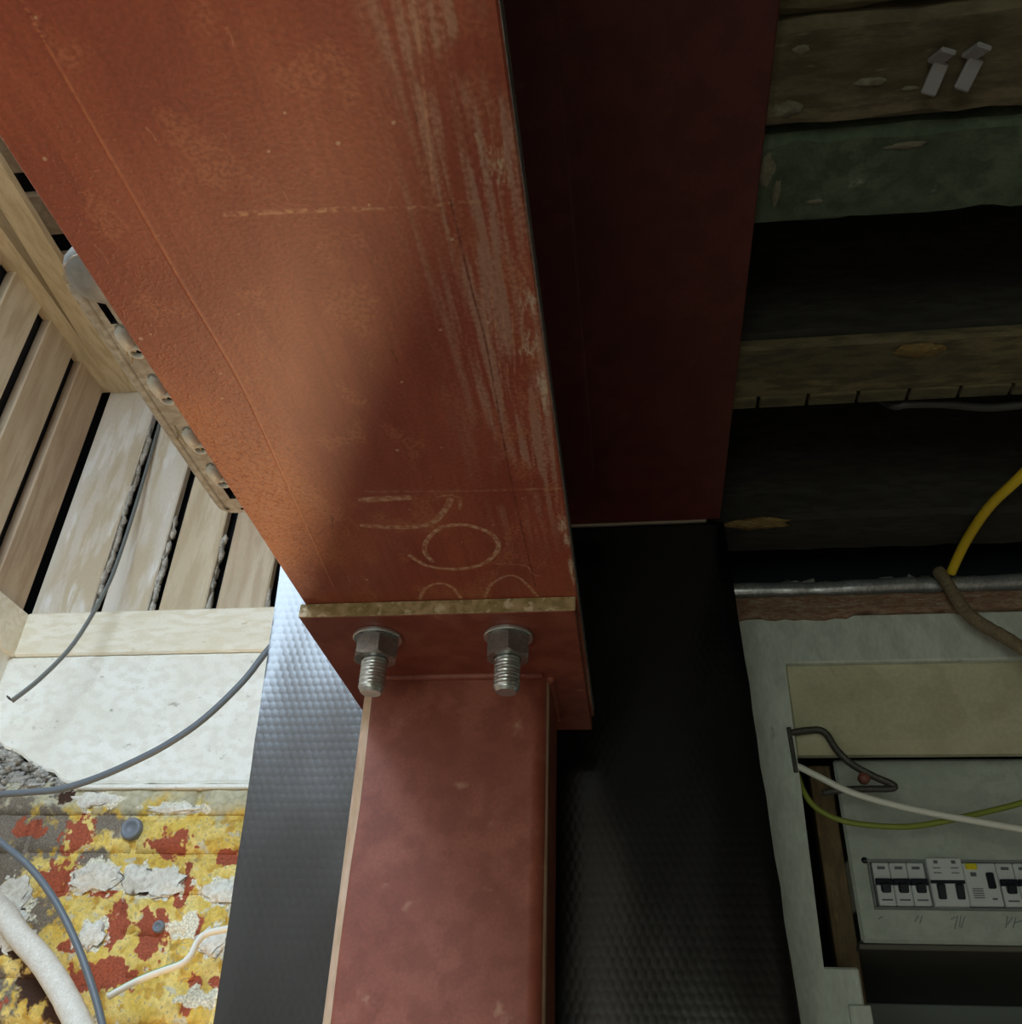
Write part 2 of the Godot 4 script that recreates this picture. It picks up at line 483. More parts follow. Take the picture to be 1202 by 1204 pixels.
func make_materials() -> void:
	var rough_h := height_tex(512, 0.02, 5)
	var fine_h := height_tex(512, 0.08, 6)
	var red := mottled(512, 31, rgb(138, 70, 54), rgb(150, 82, 64), rgb(126, 60, 45), rgb(172, 124, 100), 0.12, 0.006, 0.07)
	M.red = mat(red, 0.50, 0.0, Vector3.ONE * 3.0, fine_h, 0.006)
	M.shaded_red = mat(mottled(512, 33, rgb(88, 34, 29), rgb(97, 40, 34), rgb(80, 28, 24), rgb(112, 68, 56), 0.07, 0.006, 0.06), 0.55, 0.0, Vector3.ONE * 2.0, fine_h, 0.006)  # the same red primer with shade mixed into its colour
	M.rusty_edge = mat(mottled(512, 41, rgb(150, 128, 84), rgb(176, 148, 110), rgb(124, 104, 60), rgb(206, 184, 156), 0.26, 0.008, 0.06), 0.6, 0.1, Vector3(6, 6, 6), rough_h, 0.00525)
	M.worn = mat(mottled(256, 45, rgb(200, 166, 142), rgb(208, 180, 158), rgb(182, 152, 120), rgb(150, 96, 74), 0.14, 0.012, 0.06), 0.5, 0.0, Vector3(5, 1.5, 5))
	M.bare_edge = mat(mottled(256, 43, rgb(120, 126, 130), rgb(140, 142, 142), rgb(104, 92, 84), rgb(150, 140, 126), 0.2, 0.02, 0.1), 0.5, 0.3, Vector3(8, 8, 8), rough_h, 0.00315)
	M.zinc = mat(mottled(256, 51, rgb(204, 210, 210), rgb(218, 222, 220), rgb(190, 196, 196), rgb(230, 228, 222), 0.1, 0.02, 0.03), 0.28, 0.85, Vector3.ONE * 14.0, fine_h, 0.0012)
	M.zinc_dark = mat(mottled(256, 53, rgb(150, 148, 144), rgb(168, 164, 158), rgb(132, 130, 128), rgb(170, 160, 150), 0.1, 0.02, 0.03), 0.36, 0.8, Vector3.ONE * 14.0, fine_h, 0.0018)
	M.membrane = mat(rgb(9, 10, 13), 0.20, 0.0, Vector3(1.0 / 0.0155, 1.0 / 0.0175, 1.0 / 0.0155), emboss_texture(), 0.0045)
	(M.membrane as StandardMaterial3D).metallic_specular = 0.6
	M.membrane_edge = mat(rgb(70, 76, 92), 0.5)
	M.board = []
	var tones := [[rgb(196, 178, 152), rgb(208, 192, 168), rgb(182, 160, 134)], [rgb(204, 188, 160), rgb(216, 202, 178), rgb(188, 168, 138)], [rgb(188, 166, 140), rgb(202, 182, 158), rgb(172, 148, 122)]]
	for k in 3:
		M.board.append(mat(mottled(512, 61 + k * 5, tones[k][0], tones[k][1], tones[k][2], rgb(220, 212, 198), 0.06, 0.004, 0.03), 0.75, 0.0, Vector3(3, 0.45, 3), rough_h, 0.00525))
	M.board_white = mat(mottled(512, 79, rgb(200, 184, 158), rgb(216, 208, 194), rgb(220, 212, 202), rgb(232, 228, 222), 0.34, 0.004, 0.03), 0.8, 0.0, Vector3(3, 0.6, 3), rough_h, 0.0084)
	M.crust = mat(mottled(256, 83, rgb(196, 190, 178), rgb(150, 144, 134), rgb(212, 206, 196), rgb(96, 92, 86), 0.2, 0.02, 0.2), 0.9, 0.0, Vector3.ONE * 4.0, rough_h, 0.042)
	M.void = mat(rgb(34, 38, 46), 0.95)  # near-black; also puts the shade into slots and clip holes
	M.cream = mat(mottled(512, 87, rgb(236, 228, 208), rgb(242, 236, 220), rgb(226, 215, 190), rgb(200, 182, 150), 0.08, 0.006, 0.03), 0.7, 0.0, Vector3(1.2, 4, 4), rough_h, 0.0042)
	M.white_chipped = mat(mottled(512, 89, rgb(238, 236, 226), rgb(244, 243, 236), rgb(228, 224, 212), rgb(168, 162, 150), 0.11, 0.006, 0.04), 0.75, 0.0, Vector3(2, 3, 3), rough_h, 0.01575)
	M.timber = mat(mottled(512, 93, rgb(200, 182, 150), rgb(212, 196, 166), rgb(186, 166, 132), rgb(160, 138, 106), 0.06, 0.006, 0.04), 0.7, 0.0, Vector3(4, 4, 0.8), rough_h, 0.00315)
	M.old_wood = mat(mottled(512, 97, rgb(96, 86, 64), rgb(120, 108, 84), rgb(74, 64, 46), rgb(160, 152, 130), 0.10, 0.007, 0.1), 0.85, 0.0, Vector3(1.3, 5, 5), rough_h, 0.0126)
	M.old_wood_b = mat(mottled(512, 101, rgb(76, 88, 70), rgb(94, 106, 86), rgb(60, 72, 56), rgb(150, 154, 142), 0.08, 0.007, 0.1), 0.85, 0.0, Vector3(2.5, 3, 3), rough_h, 0.0126)
	M.old_wood_c = mat(mottled(512, 103, rgb(90, 82, 60), rgb(112, 100, 70), rgb(66, 60, 44), rgb(146, 122, 72), 0.12, 0.008, 0.12), 0.85, 0.0, Vector3(1.3, 5, 5), rough_h, 0.01575)
	M.shaded_wood = mat(mottled(512, 107, rgb(44, 41, 36), rgb(54, 51, 44), rgb(34, 31, 27), rgb(80, 74, 60), 0.08, 0.008, 0.1), 0.9, 0.0, Vector3(1.5, 6, 6), rough_h, 0.0105)  # wood darkened in colour to hold the shade between the joists
	M.broken_wood = mat(mottled(256, 109, rgb(124, 100, 56), rgb(138, 114, 68), rgb(98, 76, 42), rgb(160, 140, 96), 0.2, 0.02, 0.2), 0.85, 0.0, Vector3(3, 10, 10), rough_h, 0.021)
	M.red_wood = mat(mottled(512, 113, rgb(136, 112, 92), rgb(150, 130, 110), rgb(122, 76, 56), rgb(178, 168, 154), 0.15, 0.014, 0.18), 0.85, 0.0, Vector3(2, 8, 8), rough_h, 0.01575)
	M.white_wood = mat(mottled(256, 117, rgb(198, 204, 196), rgb(208, 212, 204), rgb(186, 190, 182), rgb(150, 150, 142), 0.07, 0.010, 0.05), 0.6, 0.0, Vector3(4, 1.5, 4), rough_h, 0.00315)
	M.cream_panel = mat(mottled(256, 119, rgb(196, 190, 160), rgb(204, 198, 170), rgb(186, 180, 150), rgb(172, 166, 138), 0.08, 0.006, 0.04), 0.65, 0.0, Vector3(3, 3, 3))
	M.brown_panel = mat(mottled(256, 123, rgb(76, 58, 36), rgb(90, 70, 44), rgb(62, 46, 28), rgb(104, 84, 56), 0.08, 0.012, 0.12), 0.7, 0.0, Vector3(6, 1.5, 6))
	M.plastic = mat(mottled(256, 127, rgb(176, 182, 174), rgb(184, 190, 182), rgb(168, 174, 166), rgb(140, 144, 138), 0.05, 0.008, 0.03), 0.5, 0.0, Vector3.ONE * 5.0)
	M.plastic_dim = mat(rgb(150, 154, 150), 0.6)
	M.brown_light = mat(mottled(256, 125, rgb(104, 84, 56), rgb(118, 96, 66), rgb(90, 70, 44), rgb(130, 108, 76), 0.08, 0.012, 0.10), 0.7, 0.0, Vector3(6, 1.5, 6))
	M.dark_board = mat(rgb(96, 92, 84), 0.7)
	M.breaker = mat(rgb(206, 210, 212), 0.4)
	M.breaker_grey = mat(rgb(128, 132, 134), 0.5)
	M.toggle = mat(rgb(24, 28, 40), 0.35)
	M.print = mat(rgb(96, 100, 104), 0.6)
	M.yellow_button = mat(rgb(222, 204, 40), 0.4)
	M.iron = mat(mottled(256, 131, rgb(78, 76, 73), rgb(92, 88, 84), rgb(64, 60, 57), rgb(110, 88, 74), 0.12, 0.02, 0.1), 0.55, 0.4, Vector3.ONE * 12.0)
	M.brown_knob = mat(rgb(120, 72, 60), 0.5)
	M.lead = mat(mottled(256, 133, rgb(190, 192, 196), rgb(214, 216, 220), rgb(166, 168, 172), rgb(236, 236, 238), 0.22, 0.02, 0.06), 0.3, 0.7, Vector3.ONE * 8.0, rough_h, 0.0105)
	M.grey_cable = mat(rgb(116, 122, 122), 0.5)
	M.blue_cable = mat(rgb(100, 108, 116), 0.45)
	M.white_cable = mat(rgb(232, 230, 220), 0.5)
	M.white_flex = mat(mottled(256, 137, rgb(222, 216, 204), rgb(234, 230, 220), rgb(206, 198, 184), rgb(160, 148, 130), 0.1, 0.02, 0.06), 0.6, 0.0, Vector3.ONE * 9.0, rough_h, 0.0084)
	M.green = mat(rgb(96, 150, 84), 0.5)
	M.earth = mat(rgb(136, 146, 58), 0.5)
	M.yellow = mat(rgb(226, 190, 44), 0.45)
	M.sheath = mat(mottled(256, 139, rgb(128, 112, 88), rgb(146, 130, 106), rgb(106, 90, 70), rgb(170, 156, 130), 0.12, 0.02, 0.12), 0.8, 0.0, Vector3.ONE * 10.0, rough_h, 0.0105)
	M.black_cable = mat(rgb(62, 60, 58), 0.5)
	M.clip_plastic = mat(rgb(150, 146, 148), 0.6)
	M.galv = mat(mottled(512, 141, rgb(160, 158, 152), rgb(178, 176, 170), rgb(136, 128, 114), rgb(200, 198, 192), 0.14, 0.012, 0.04), 0.55, 0.0, Vector3.ONE * 6.0, fine_h, 0.006)
	M.galv_dark = mat(mottled(256, 145, rgb(138, 142, 146), rgb(152, 156, 158), rgb(124, 126, 128), rgb(176, 176, 174), 0.10, 0.012, 0.04), 0.45, 0.1, Vector3.ONE * 6.0)
	M.clip_white = mat(rgb(206, 206, 200), 0.5)
	M.straw = mat(rgb(178, 156, 104), 0.9)
	M.plug = mat(rgb(116, 122, 130), 0.5)
	M.plaster = mat(mottled(256, 143, rgb(220, 216, 204), rgb(230, 228, 218), rgb(198, 192, 178), rgb(160, 150, 134), 0.12, 0.014, 0.08), 0.9, 0.0, Vector3.ONE * 5.0, rough_h, 0.0315)
	M.smear = mat(mottled(256, 147, rgb(122, 116, 98), rgb(134, 130, 114), rgb(104, 98, 82), rgb(150, 146, 130), 0.12, 0.012, 0.08), 0.9, 0.0, Vector3.ONE * 6.0)
	M.rubble = mat(mottled(256, 149, rgb(158, 154, 146), rgb(192, 188, 180), rgb(124, 118, 110), rgb(218, 214, 208), 0.24, 0.02, 0.2), 0.95, 0.0, Vector3.ONE * 5.0, rough_h, 0.0525)
	M.room = mat(mottled(256, 151, rgb(170, 156, 140), rgb(184, 172, 158), rgb(156, 140, 124), rgb(140, 124, 108), 0.1, 0.008, 0.06), 0.9, 0.0, Vector3.ONE * 0.8)
	M.floor = mat(mottled(256, 153, rgb(150, 134, 112), rgb(166, 150, 130), rgb(130, 114, 94), rgb(190, 182, 170), 0.12, 0.008, 0.1), 0.85, 0.0, Vector3.ONE * 0.8)
	M.glass = StandardMaterial3D.new()
	M.glass.albedo_color = Color(0.9, 0.95, 1.0, 0.06)
	M.glass.transparency = BaseMaterial3D.TRANSPARENCY_ALPHA
	M.glass.roughness = 0.02
	M.lamp_body = mat(rgb(214, 170, 30), 0.5)
	M.lamp_glow = mat(rgb(255, 230, 190), 0.5)
	M.lamp_glow.emission_enabled = true
	M.lamp_glow.emission = Color(1.0, 0.78, 0.48)
	M.lamp_glow.emission_energy_multiplier = 2.0
	var ft := flange_texture()
	var fm := StandardMaterial3D.new()
	fm.albedo_texture = ft[0]
	fm.roughness = 0.48
	fm.heightmap_enabled = true
	fm.heightmap_texture = ft[1]
	fm.heightmap_scale = 0.045
	fm.uv1_scale = Vector3(1.0 / ft[3].x, 1.0 / ft[3].y, 1)
	fm.uv1_offset = Vector3(-ft[2].x / ft[3].x, -ft[2].y / ft[3].y, 0)
	M.flange = fm
	var bt := brick_texture()
	var bm := StandardMaterial3D.new()
	bm.albedo_texture = bt[0]
	bm.roughness = 0.9
	M.brick = bm
	M.brick_o = bt[1]
	M.brick_size = bt[2]

func area_light(called: String, at: Vector3, towards: Vector3, size: Vector2, color: Color, energy: float, parent: Node) -> void:
	var l := AreaLight3D.new()
	l.name = called
	l.area_size = size
	l.area_normalize_energy = false
	l.light_color = color
	l.light_energy = energy
	l.shadow_enabled = true
	l.area_range = 12.0
	parent.add_child(l, true)
	l.global_position = at
	l.look_at(at + towards, Vector3.UP if absf(towards.normalized().y) < 0.95 else Vector3.RIGHT)

# ---------------------------------------------------------------- the scene
func _ready() -> void:
	var cam := Camera3D.new()
	cam.name = "camera"
	add_child(cam)
	cam.position = Vector3(0, 1.9, 0)
	cam.rotation_degrees = Vector3(33.4204, 8.3447, 2.3439)
	cam.fov = 57.83
	cam.near = 0.02
	cam.far = 60.0
	cam.current = true
	var sky_m := ProceduralSkyMaterial.new()
	sky_m.sky_top_color = Color(0.45, 0.62, 0.90)
	sky_m.sky_horizon_color = Color(0.78, 0.86, 0.95)
	sky_m.ground_bottom_color = Color(0.36, 0.34, 0.30)
	sky_m.ground_horizon_color = Color(0.60, 0.60, 0.58)
	var sky := Sky.new()
	sky.sky_material = sky_m
	var env := Environment.new()
	env.background_mode = Environment.BG_SKY
	env.sky = sky
	env.background_energy_multiplier = 1.0
	env.tonemap_mode = Environment.TONE_MAPPER_LINEAR
	env.tonemap_exposure = 1.0
	env.sdfgi_enabled = true
	env.ssao_enabled = true
	env.ssil_enabled = true
	var we := WorldEnvironment.new()
	we.name = "world_environment"
	we.environment = env
	add_child(we)
	# out of view: rooflight lighting the left-hand bay, rear window lighting the post front
	area_light("unseen_rooflight", Vector3(-0.84, 3.615, 1.20), Vector3(0, -1, 0), Vector2(2.30, 0.94), Color(0.83, 0.92, 1.0), 6.7, self)
	area_light("unseen_rear_daylight", Vector3(-0.45, 1.35, 2.42), Vector3(0, 0, -1), Vector2(1.4, 1.2), Color(0.94, 1.0, 0.92), 0.85, self)

	make_materials()
	build_shell()
	build_back_wall()
	build_steel()
	build_pier()
	build_joists()
	build_cupboard()
	build_consumer_unit()
	build_left_things()
	build_right_things()
	build_unseen_lamp()

func build_shell() -> void:
	var fl := structure("floor", "dusty bare floor under the beam", "floor")
	obj("slab", box(Vector3(-1.6, -0.2, -2.0), Vector3(2.3, 0.0, 2.7), 0.002), M.floor, fl)
	# left wall: board-lined high up at its far end, plastered nearer the camera
	var wl := structure("wall_left", "left wall of the bay lined with upright tan boards and dark gaps", "wall")
	obj("masonry", box(Vector3(-1.62, 0.0, -2.0), Vector3(LEFT, 2.60, 2.7), 0.001), M.room, wl)
	obj("masonry", box(Vector3(-1.62, 2.60, -0.60), Vector3(LEFT, 3.9, 2.7), 0.001), M.room, wl)
	obj("backing", box(Vector3(-1.62, 2.60, -2.0), Vector3(-1.400, 3.9, -0.60), 0.001), M.void, wl)
	obj("plaster", box(Vector3(-1.41, 2.36, -1.80), Vector3(LEFT + 0.001, 2.785, -0.60), 0.002), M.white_chipped, wl)
	# boards on the left wall: pitch 148 mm with wide dark gaps
	var k := 0
	for zc in [-1.6790, -1.5285, -1.3755, -1.222, -1.069, -0.916, -0.763]:
		var w := 0.116 if k == 0 else 0.112
		obj("board", box(Vector3(-1.395, 2.78, zc - w / 2), Vector3(LEFT, 3.60, zc + w / 2), 0.003), M.board[[2, 0, 1][k % 3]], wl)
		k += 1
	obj("bead", box(Vector3(-1.395, 3.500, -1.748), Vector3(-1.334, 3.560, -0.60), 0.004), M.timber, wl)
	var win := structure("window_1", "unseen rooflight in the ceiling of the bay, placed to light the bay", "window")  # out of view; lights the bay and the membrane
	for e in [[-1.335, 1.20, 0.05, 2.5], [-0.345, 1.20, 0.05, 2.5], [-0.84, -0.025, 0.94, 0.05], [-0.84, 2.425, 0.94, 0.05], [-0.84, 1.20, 0.94, 0.04]]:
		obj("frame_bar", box(Vector3(e[0] - e[2] / 2, 3.64, e[1] - e[3] / 2), Vector3(e[0] + e[2] / 2, 3.74, e[1] + e[3] / 2), 0.003), M.white_wood, win)
	for z in [0.59, 1.81]:
		obj("pane", box(Vector3(-1.31, 3.687, z - 0.59), Vector3(-0.37, 3.693, z + 0.59), 0.0005), M.glass, win)
	# rear wall with its unseen window, placed to light the post
	var wr := structure("wall_rear", "plastered wall behind the camera", "wall")
	obj("masonry", box(Vector3(-1.6, 0, 2.5), Vector3(-1.2, 3.9, 2.75), 0.001), M.room, wr)
	obj("masonry", box(Vector3(0.3, 0, 2.5), Vector3(2.3, 3.9, 2.75), 0.001), M.room, wr)
	obj("masonry", box(Vector3(-1.2, 0, 2.5), Vector3(0.3, 0.7, 2.75), 0.001), M.room, wr)
	obj("masonry", box(Vector3(-1.2, 2.0, 2.5), Vector3(0.3, 3.9, 2.75), 0.001), M.room, wr)
	var w2 := structure("window_2", "unseen window in the wall behind the camera, placed to light the post", "window")
	for e in [[-1.175, 1.35, 0.05, 1.3], [0.275, 1.35, 0.05, 1.3], [-0.45, 1.35, 0.05, 1.2], [-0.45, 0.725, 1.4, 0.05], [-0.45, 1.975, 1.4, 0.05]]:
		obj("frame_bar", box(Vector3(e[0] - e[2] / 2, e[1] - e[3] / 2, 2.52), Vector3(e[0] + e[2] / 2, e[1] + e[3] / 2, 2.60), 0.003), M.white_wood, w2)
	for s in [-0.8125, -0.0875]:
		obj("pane", box(Vector3(s - 0.335, 0.75, 2.557), Vector3(s + 0.335, 1.95, 2.563), 0.0005), M.glass, w2)
	var wx := structure("wall_right", "plastered wall far to the right", "wall")
	obj("masonry", box(Vector3(2.1, 0, -1.6), Vector3(2.3, 3.9, 2.75), 0.001), M.room, wx)
	# wall carried by the beam, above it
	var wu := structure("wall_upper", "masonry carried on the plate above the beam", "wall")
	obj("masonry", box(Vector3(-0.215, 2.4785, -0.875), Vector3(-0.02, 3.68, 2.5), 0.001), M.room, wu)
	obj("masonry", box(Vector3(-0.385, 2.4645, -1.748), Vector3(0.09, 3.68, -0.8785), 0.001), M.room, wu)
	# ceiling of the left bay: boards with dark gaps; floorboards over the joists on the right
	var ce := structure("ceiling", "bare floorboards above the joists and dark boards above the bay", "ceiling")
	obj("backing", box(Vector3(-1.62, 3.69, -2.0), Vector3(-0.02, 3.9, -0.10), 0.001), M.void, ce)
	obj("backing", box(Vector3(-1.62, 3.69, 2.45), Vector3(-0.02, 3.9, 2.75), 0.001), M.void, ce)
	obj("backing", box(Vector3(-1.62, 3.69, -0.10), Vector3(-1.36, 3.9, 2.45), 0.001), M.void, ce)
	obj("backing", box(Vector3(-0.32, 3.69, -0.10), Vector3(-0.02, 3.9, 2.45), 0.001), M.void, ce)
	for i in 9:
		var z := -1.62 + 0.172 * i
		obj("board", box(Vector3(-1.395, 3.635, z - 0.056), Vector3(-0.216, 3.655, z + 0.056), 0.003), M.board[2], ce)
	obj("backing", box(Vector3(-0.02, 2.70, -1.6), Vector3(2.3, 2.9, 2.75), 0.001), M.void, ce)
	for i in 17:
		var x := 0.045 + 0.124 * i
		obj("floorboard", box(Vector3(x - 0.0605, 2.676, -1.35), Vector3(x + 0.0605, 2.699, 2.5), 0.002), M.shaded_wood, ce)

func brick_uv(p: Vector3) -> Vector2:
	var o: Vector2 = M.brick_o
	var s: Vector2 = M.brick_size
	return Vector2((p.x - o.x) / s.x, (o.y + s.y - p.y) / s.y)

# a face of the old wall between two corners, uneven, with its edges turned back
func wall_piece(x0: float, x1: float, y0: float, y1: float, z: float, depth: float, nx: int, ny: int, rough: float, turn: float, ns: FastNoiseLite) -> SurfaceTool:
	var st := tool()
	var g := []
	for j in ny + 1:
		var row := []
		for i in nx + 1:
			var x := lerpf(x0, x1, float(i) / nx)
			var y := lerpf(y0, y1, float(j) / ny)
			var rim := i == 0 or j == 0 or i == nx or j == ny
			row.append(Vector3(x, y, z + rough * ns.get_noise_2d(x * 100.0, y * 100.0) - (turn if rim else 0.0)))
		g.append(row)
	var put := func(a: Vector3, b: Vector3, c: Vector3, n: Vector3) -> void:
		var l := [a, b, c] if (b - a).cross(c - a).dot(n) < 0.0 else [a, c, b]
		for p in l:
			st.set_uv(brick_uv(p))
			st.add_vertex(p)
	for j in ny:
		for i in nx:
			put.call(g[j][i], g[j][i + 1], g[j + 1][i + 1], Vector3.BACK)
			put.call(g[j][i], g[j + 1][i + 1], g[j + 1][i], Vector3.BACK)
	var rimpts := []
	for i in nx: rimpts.append(g[0][i])
	for j in ny: rimpts.append(g[j][nx])
	for i in nx: rimpts.append(g[ny][nx - i])
	for j in ny: rimpts.append(g[ny - j][0])
	var mid := Vector3((x0 + x1) / 2, (y0 + y1) / 2, z)
	for i in rimpts.size():
		var a: Vector3 = rimpts[i]
		var b: Vector3 = rimpts[(i + 1) % rimpts.size()]
		var a2 := Vector3(a.x, a.y, z - depth)
		var b2 := Vector3(b.x, b.y, z - depth)
		var n := (a + b) / 2.0 - mid
		put.call(a, b, b2, n)
		put.call(a, b2, a2, n)
	st.generate_normals()
	return st

func build_back_wall() -> void:
	var wb := structure("wall_back", "back wall of flaking yellow-painted brick with upright boards above it", "wall")
	obj("masonry", box(Vector3(-1.62, 0, -2.0), Vector3(-0.10, 1.86, BACK), 0.001), M.room, wb)
	obj("backing", box(Vector3(-1.62, 1.86, -2.0), Vector3(-0.10, 3.9, -1.805), 0.001), M.void, wb)
	var ns := FastNoiseLite.new()
	ns.seed = 15
	ns.frequency = 0.25
	ns.fractal_octaves = 3
	obj("mortar", wall_piece(-1.42, -0.385, 1.86, 2.442, BACK - 0.0045, 0.05, 60, 44, 0.005, 0.0, ns), M.brick, wb)
	# courses of brick, half bond
	var rng := RandomNumberGenerator.new()
	rng.seed = 12
	for j in 8:
		var y0 := 1.866 + 0.0735 * j
		var x := -1.42 - (0.1125 if j % 2 else 0.0)
		while x < -0.39:
			var a := maxf(x + 0.005, -1.415)
			var b := minf(x + 0.220, -0.386)
			if b - a > 0.03:
				obj("brick", wall_piece(a, b, y0 + 0.005, y0 + 0.0685, BACK - 0.001 + rng.randf_range(-0.002, 0.003), 0.03, 7, 3, 0.006, 0.0028, ns), M.brick, wb)
			x += 0.225
	# lumps of plaster still stuck to the brick
	var sd := 40
	for p in [[-1.0268, 2.2666, 0.048, 0.024], [-0.945, 2.265, 0.030, 0.022], [-0.890, 2.258, 0.038, 0.026], [-1.0081, 2.1664, 0.026, 0.022], [-0.7759, 2.2433, 0.034, 0.020], [-0.7731, 2.1555, 0.030, 0.022], [-1.1950, 2.2291, 0.040, 0.034], [-1.1742, 2.1650, 0.036, 0.034], [-1.0767, 2.4132, 0.045, 0.014], [-0.905, 2.397, 0.055, 0.008]]:
		var st := tool()
		lump(st, Vector3(p[0], p[1], BACK - 0.001), Vector3(p[2], p[3], 0.006), sd, 0.55, 18, 8)
		obj("plaster_lump", done(st), M.plaster, wb)
		sd += 1
	# upright boards above the cream plate: pitch 138 mm
	var edges := [[-1.360, -1.216], [-1.190, -1.079], [-1.052, -0.943], [-0.916, -0.801], [-0.774, -0.658], [-0.632, -0.516], [-0.488, -0.385]]
	for k in edges.size():
		var m: Material = [M.board_white, M.board_white, M.board[1], M.board[0], M.board[1], M.board[0], M.board[2]][k]
		obj("board", box(Vector3(edges[k][0], 2.78, -1.775), Vector3(edges[k][1], 3.60, BACK), 0.003), m, wb)
	# crusts of old mortar squeezed through the gaps
	for g in [[-1.203, 2.84, 3.36, 5], [-1.066, 2.84, 3.12, 6], [-0.930, 2.84, 3.05, 7], [-0.788, 2.84, 2.90, 8]]:
		var st := tool()
		var r2 := RandomNumberGenerator.new()
		r2.seed = g[3]
		var y: float = g[1]
		while y < g[2]:
			lump(st, Vector3(g[0] - 0.008 + r2.randf_range(-0.004, 0.004), y, BACK - 0.010), Vector3(r2.randf_range(0.003, 0.006), r2.randf_range(0.012, 0.030), 0.010), r2.randi() % 999, 0.5, 8, 6)
			y += r2.randf_range(0.016, 0.045)
		var o := obj("mortar_crust", done(st), M.crust, wb)
		o.set_meta("kind", "stuff")
	# cream plates below the boards, chipped white board below them
	var t1 := obj("trim_1", box(Vector3(LEFT + 0.012, 2.7285, BACK - 0.03), Vector3(-0.385, 2.8350, BACK + 0.012), 0.004), M.cream)
	tag(t1, "cream-painted horizontal timber under the upright boards of the back wall", "trim", "", "structure")
	var st2 := flat()
	cbox(st2, Vector3(LEFT - 0.006, 2.7820, -1.175), Vector3(0.036, 0.107, 1.17), 0.004)
	var t2 := obj("trim_2", done(st2), M.cream)
	tag(t2, "cream-painted horizontal timber along the left wall, at the picture's edge", "trim", "", "structure")
	var n2 := FastNoiseLite.new()
	n2.seed = 31
	n2.frequency = 0.12
	n2.fractal_octaves = 4
	var st3 := flat()
	var prev := []
	var steps := 46
	for i in steps + 1:
		var x := lerpf(-1.372, -0.385, float(i) / steps)
		var ragged := clampf((-1.150 - x) / 0.22, 0.0, 1.0) * 0.115
		var lowy := 2.4450 + ragged + (0.0035 if ragged == 0.0 else 0.016) * n2.get_noise_1d(x * 300.0)
		var zf := BACK + 0.006 + 0.002 * n2.get_noise_1d(x * 140.0 + 50)
		var row := [Vector3(x, lowy, BACK - 0.05), Vector3(x, lowy, zf - 0.003), Vector3(x, lowy + 0.006, zf), Vector3(x, 2.58, zf + 0.001 * n2.get_noise_1d(x * 500)), Vector3(x, 2.722, zf), Vector3(x, 2.7275, zf - 0.003), Vector3(x, 2.7275, BACK - 0.05)]
		if i > 0:
			for k in 6:
				var nn: Vector3 = [Vector3.DOWN, Vector3(0, -1, 1), Vector3.BACK, Vector3.BACK, Vector3(0, 1, 1), Vector3.UP][k]
				quad(st3, prev[k], row[k], row[k + 1], prev[k + 1], nn)
		else:
			for k in range(1, 6):
				tri(st3, row[0], row[k], row[k + 1], Vector3.LEFT)
		prev = row
	var t3 := obj("trim_3", done(st3), M.white_chipped)
	tag(t3, "wide chipped white-painted board above the yellow brick", "trim", "", "structure")
	var t4 := obj("trim_4", box(Vector3(-1.12, 2.4335, BACK - 0.04), Vector3(-0.385, 2.4425, BACK + 0.010), 0.002), M.white_chipped)
	tag(t4, "thin pale batten between the chipped white board and the yellow brick", "trim", "", "structure")
	# broken grey mortar where the white board ends
	var rb := tool()
	var r3 := RandomNumberGenerator.new()
	r3.seed = 19
	for i in 90:
		var x := r3.randf_range(-1.37, -1.14)
		var y := 2.425 + r3.randf_range(0.0, 1.0) * (0.02 + clampf((-1.150 - x) / 0.22, 0.0, 1.0) * 0.118)
		lump(rb, Vector3(x, y, BACK - 0.016 + r3.randf_range(-0.006, 0.010)), Vector3(r3.randf_range(0.006, 0.024), r3.randf_range(0.006, 0.016), 0.014), i + 300, 0.75, 9, 6)
	var ro := obj("broken_mortar", done(rb), M.rubble)
	tag(ro, "broken grey mortar at the left end of the chipped white board", "mortar", "", "stuff")

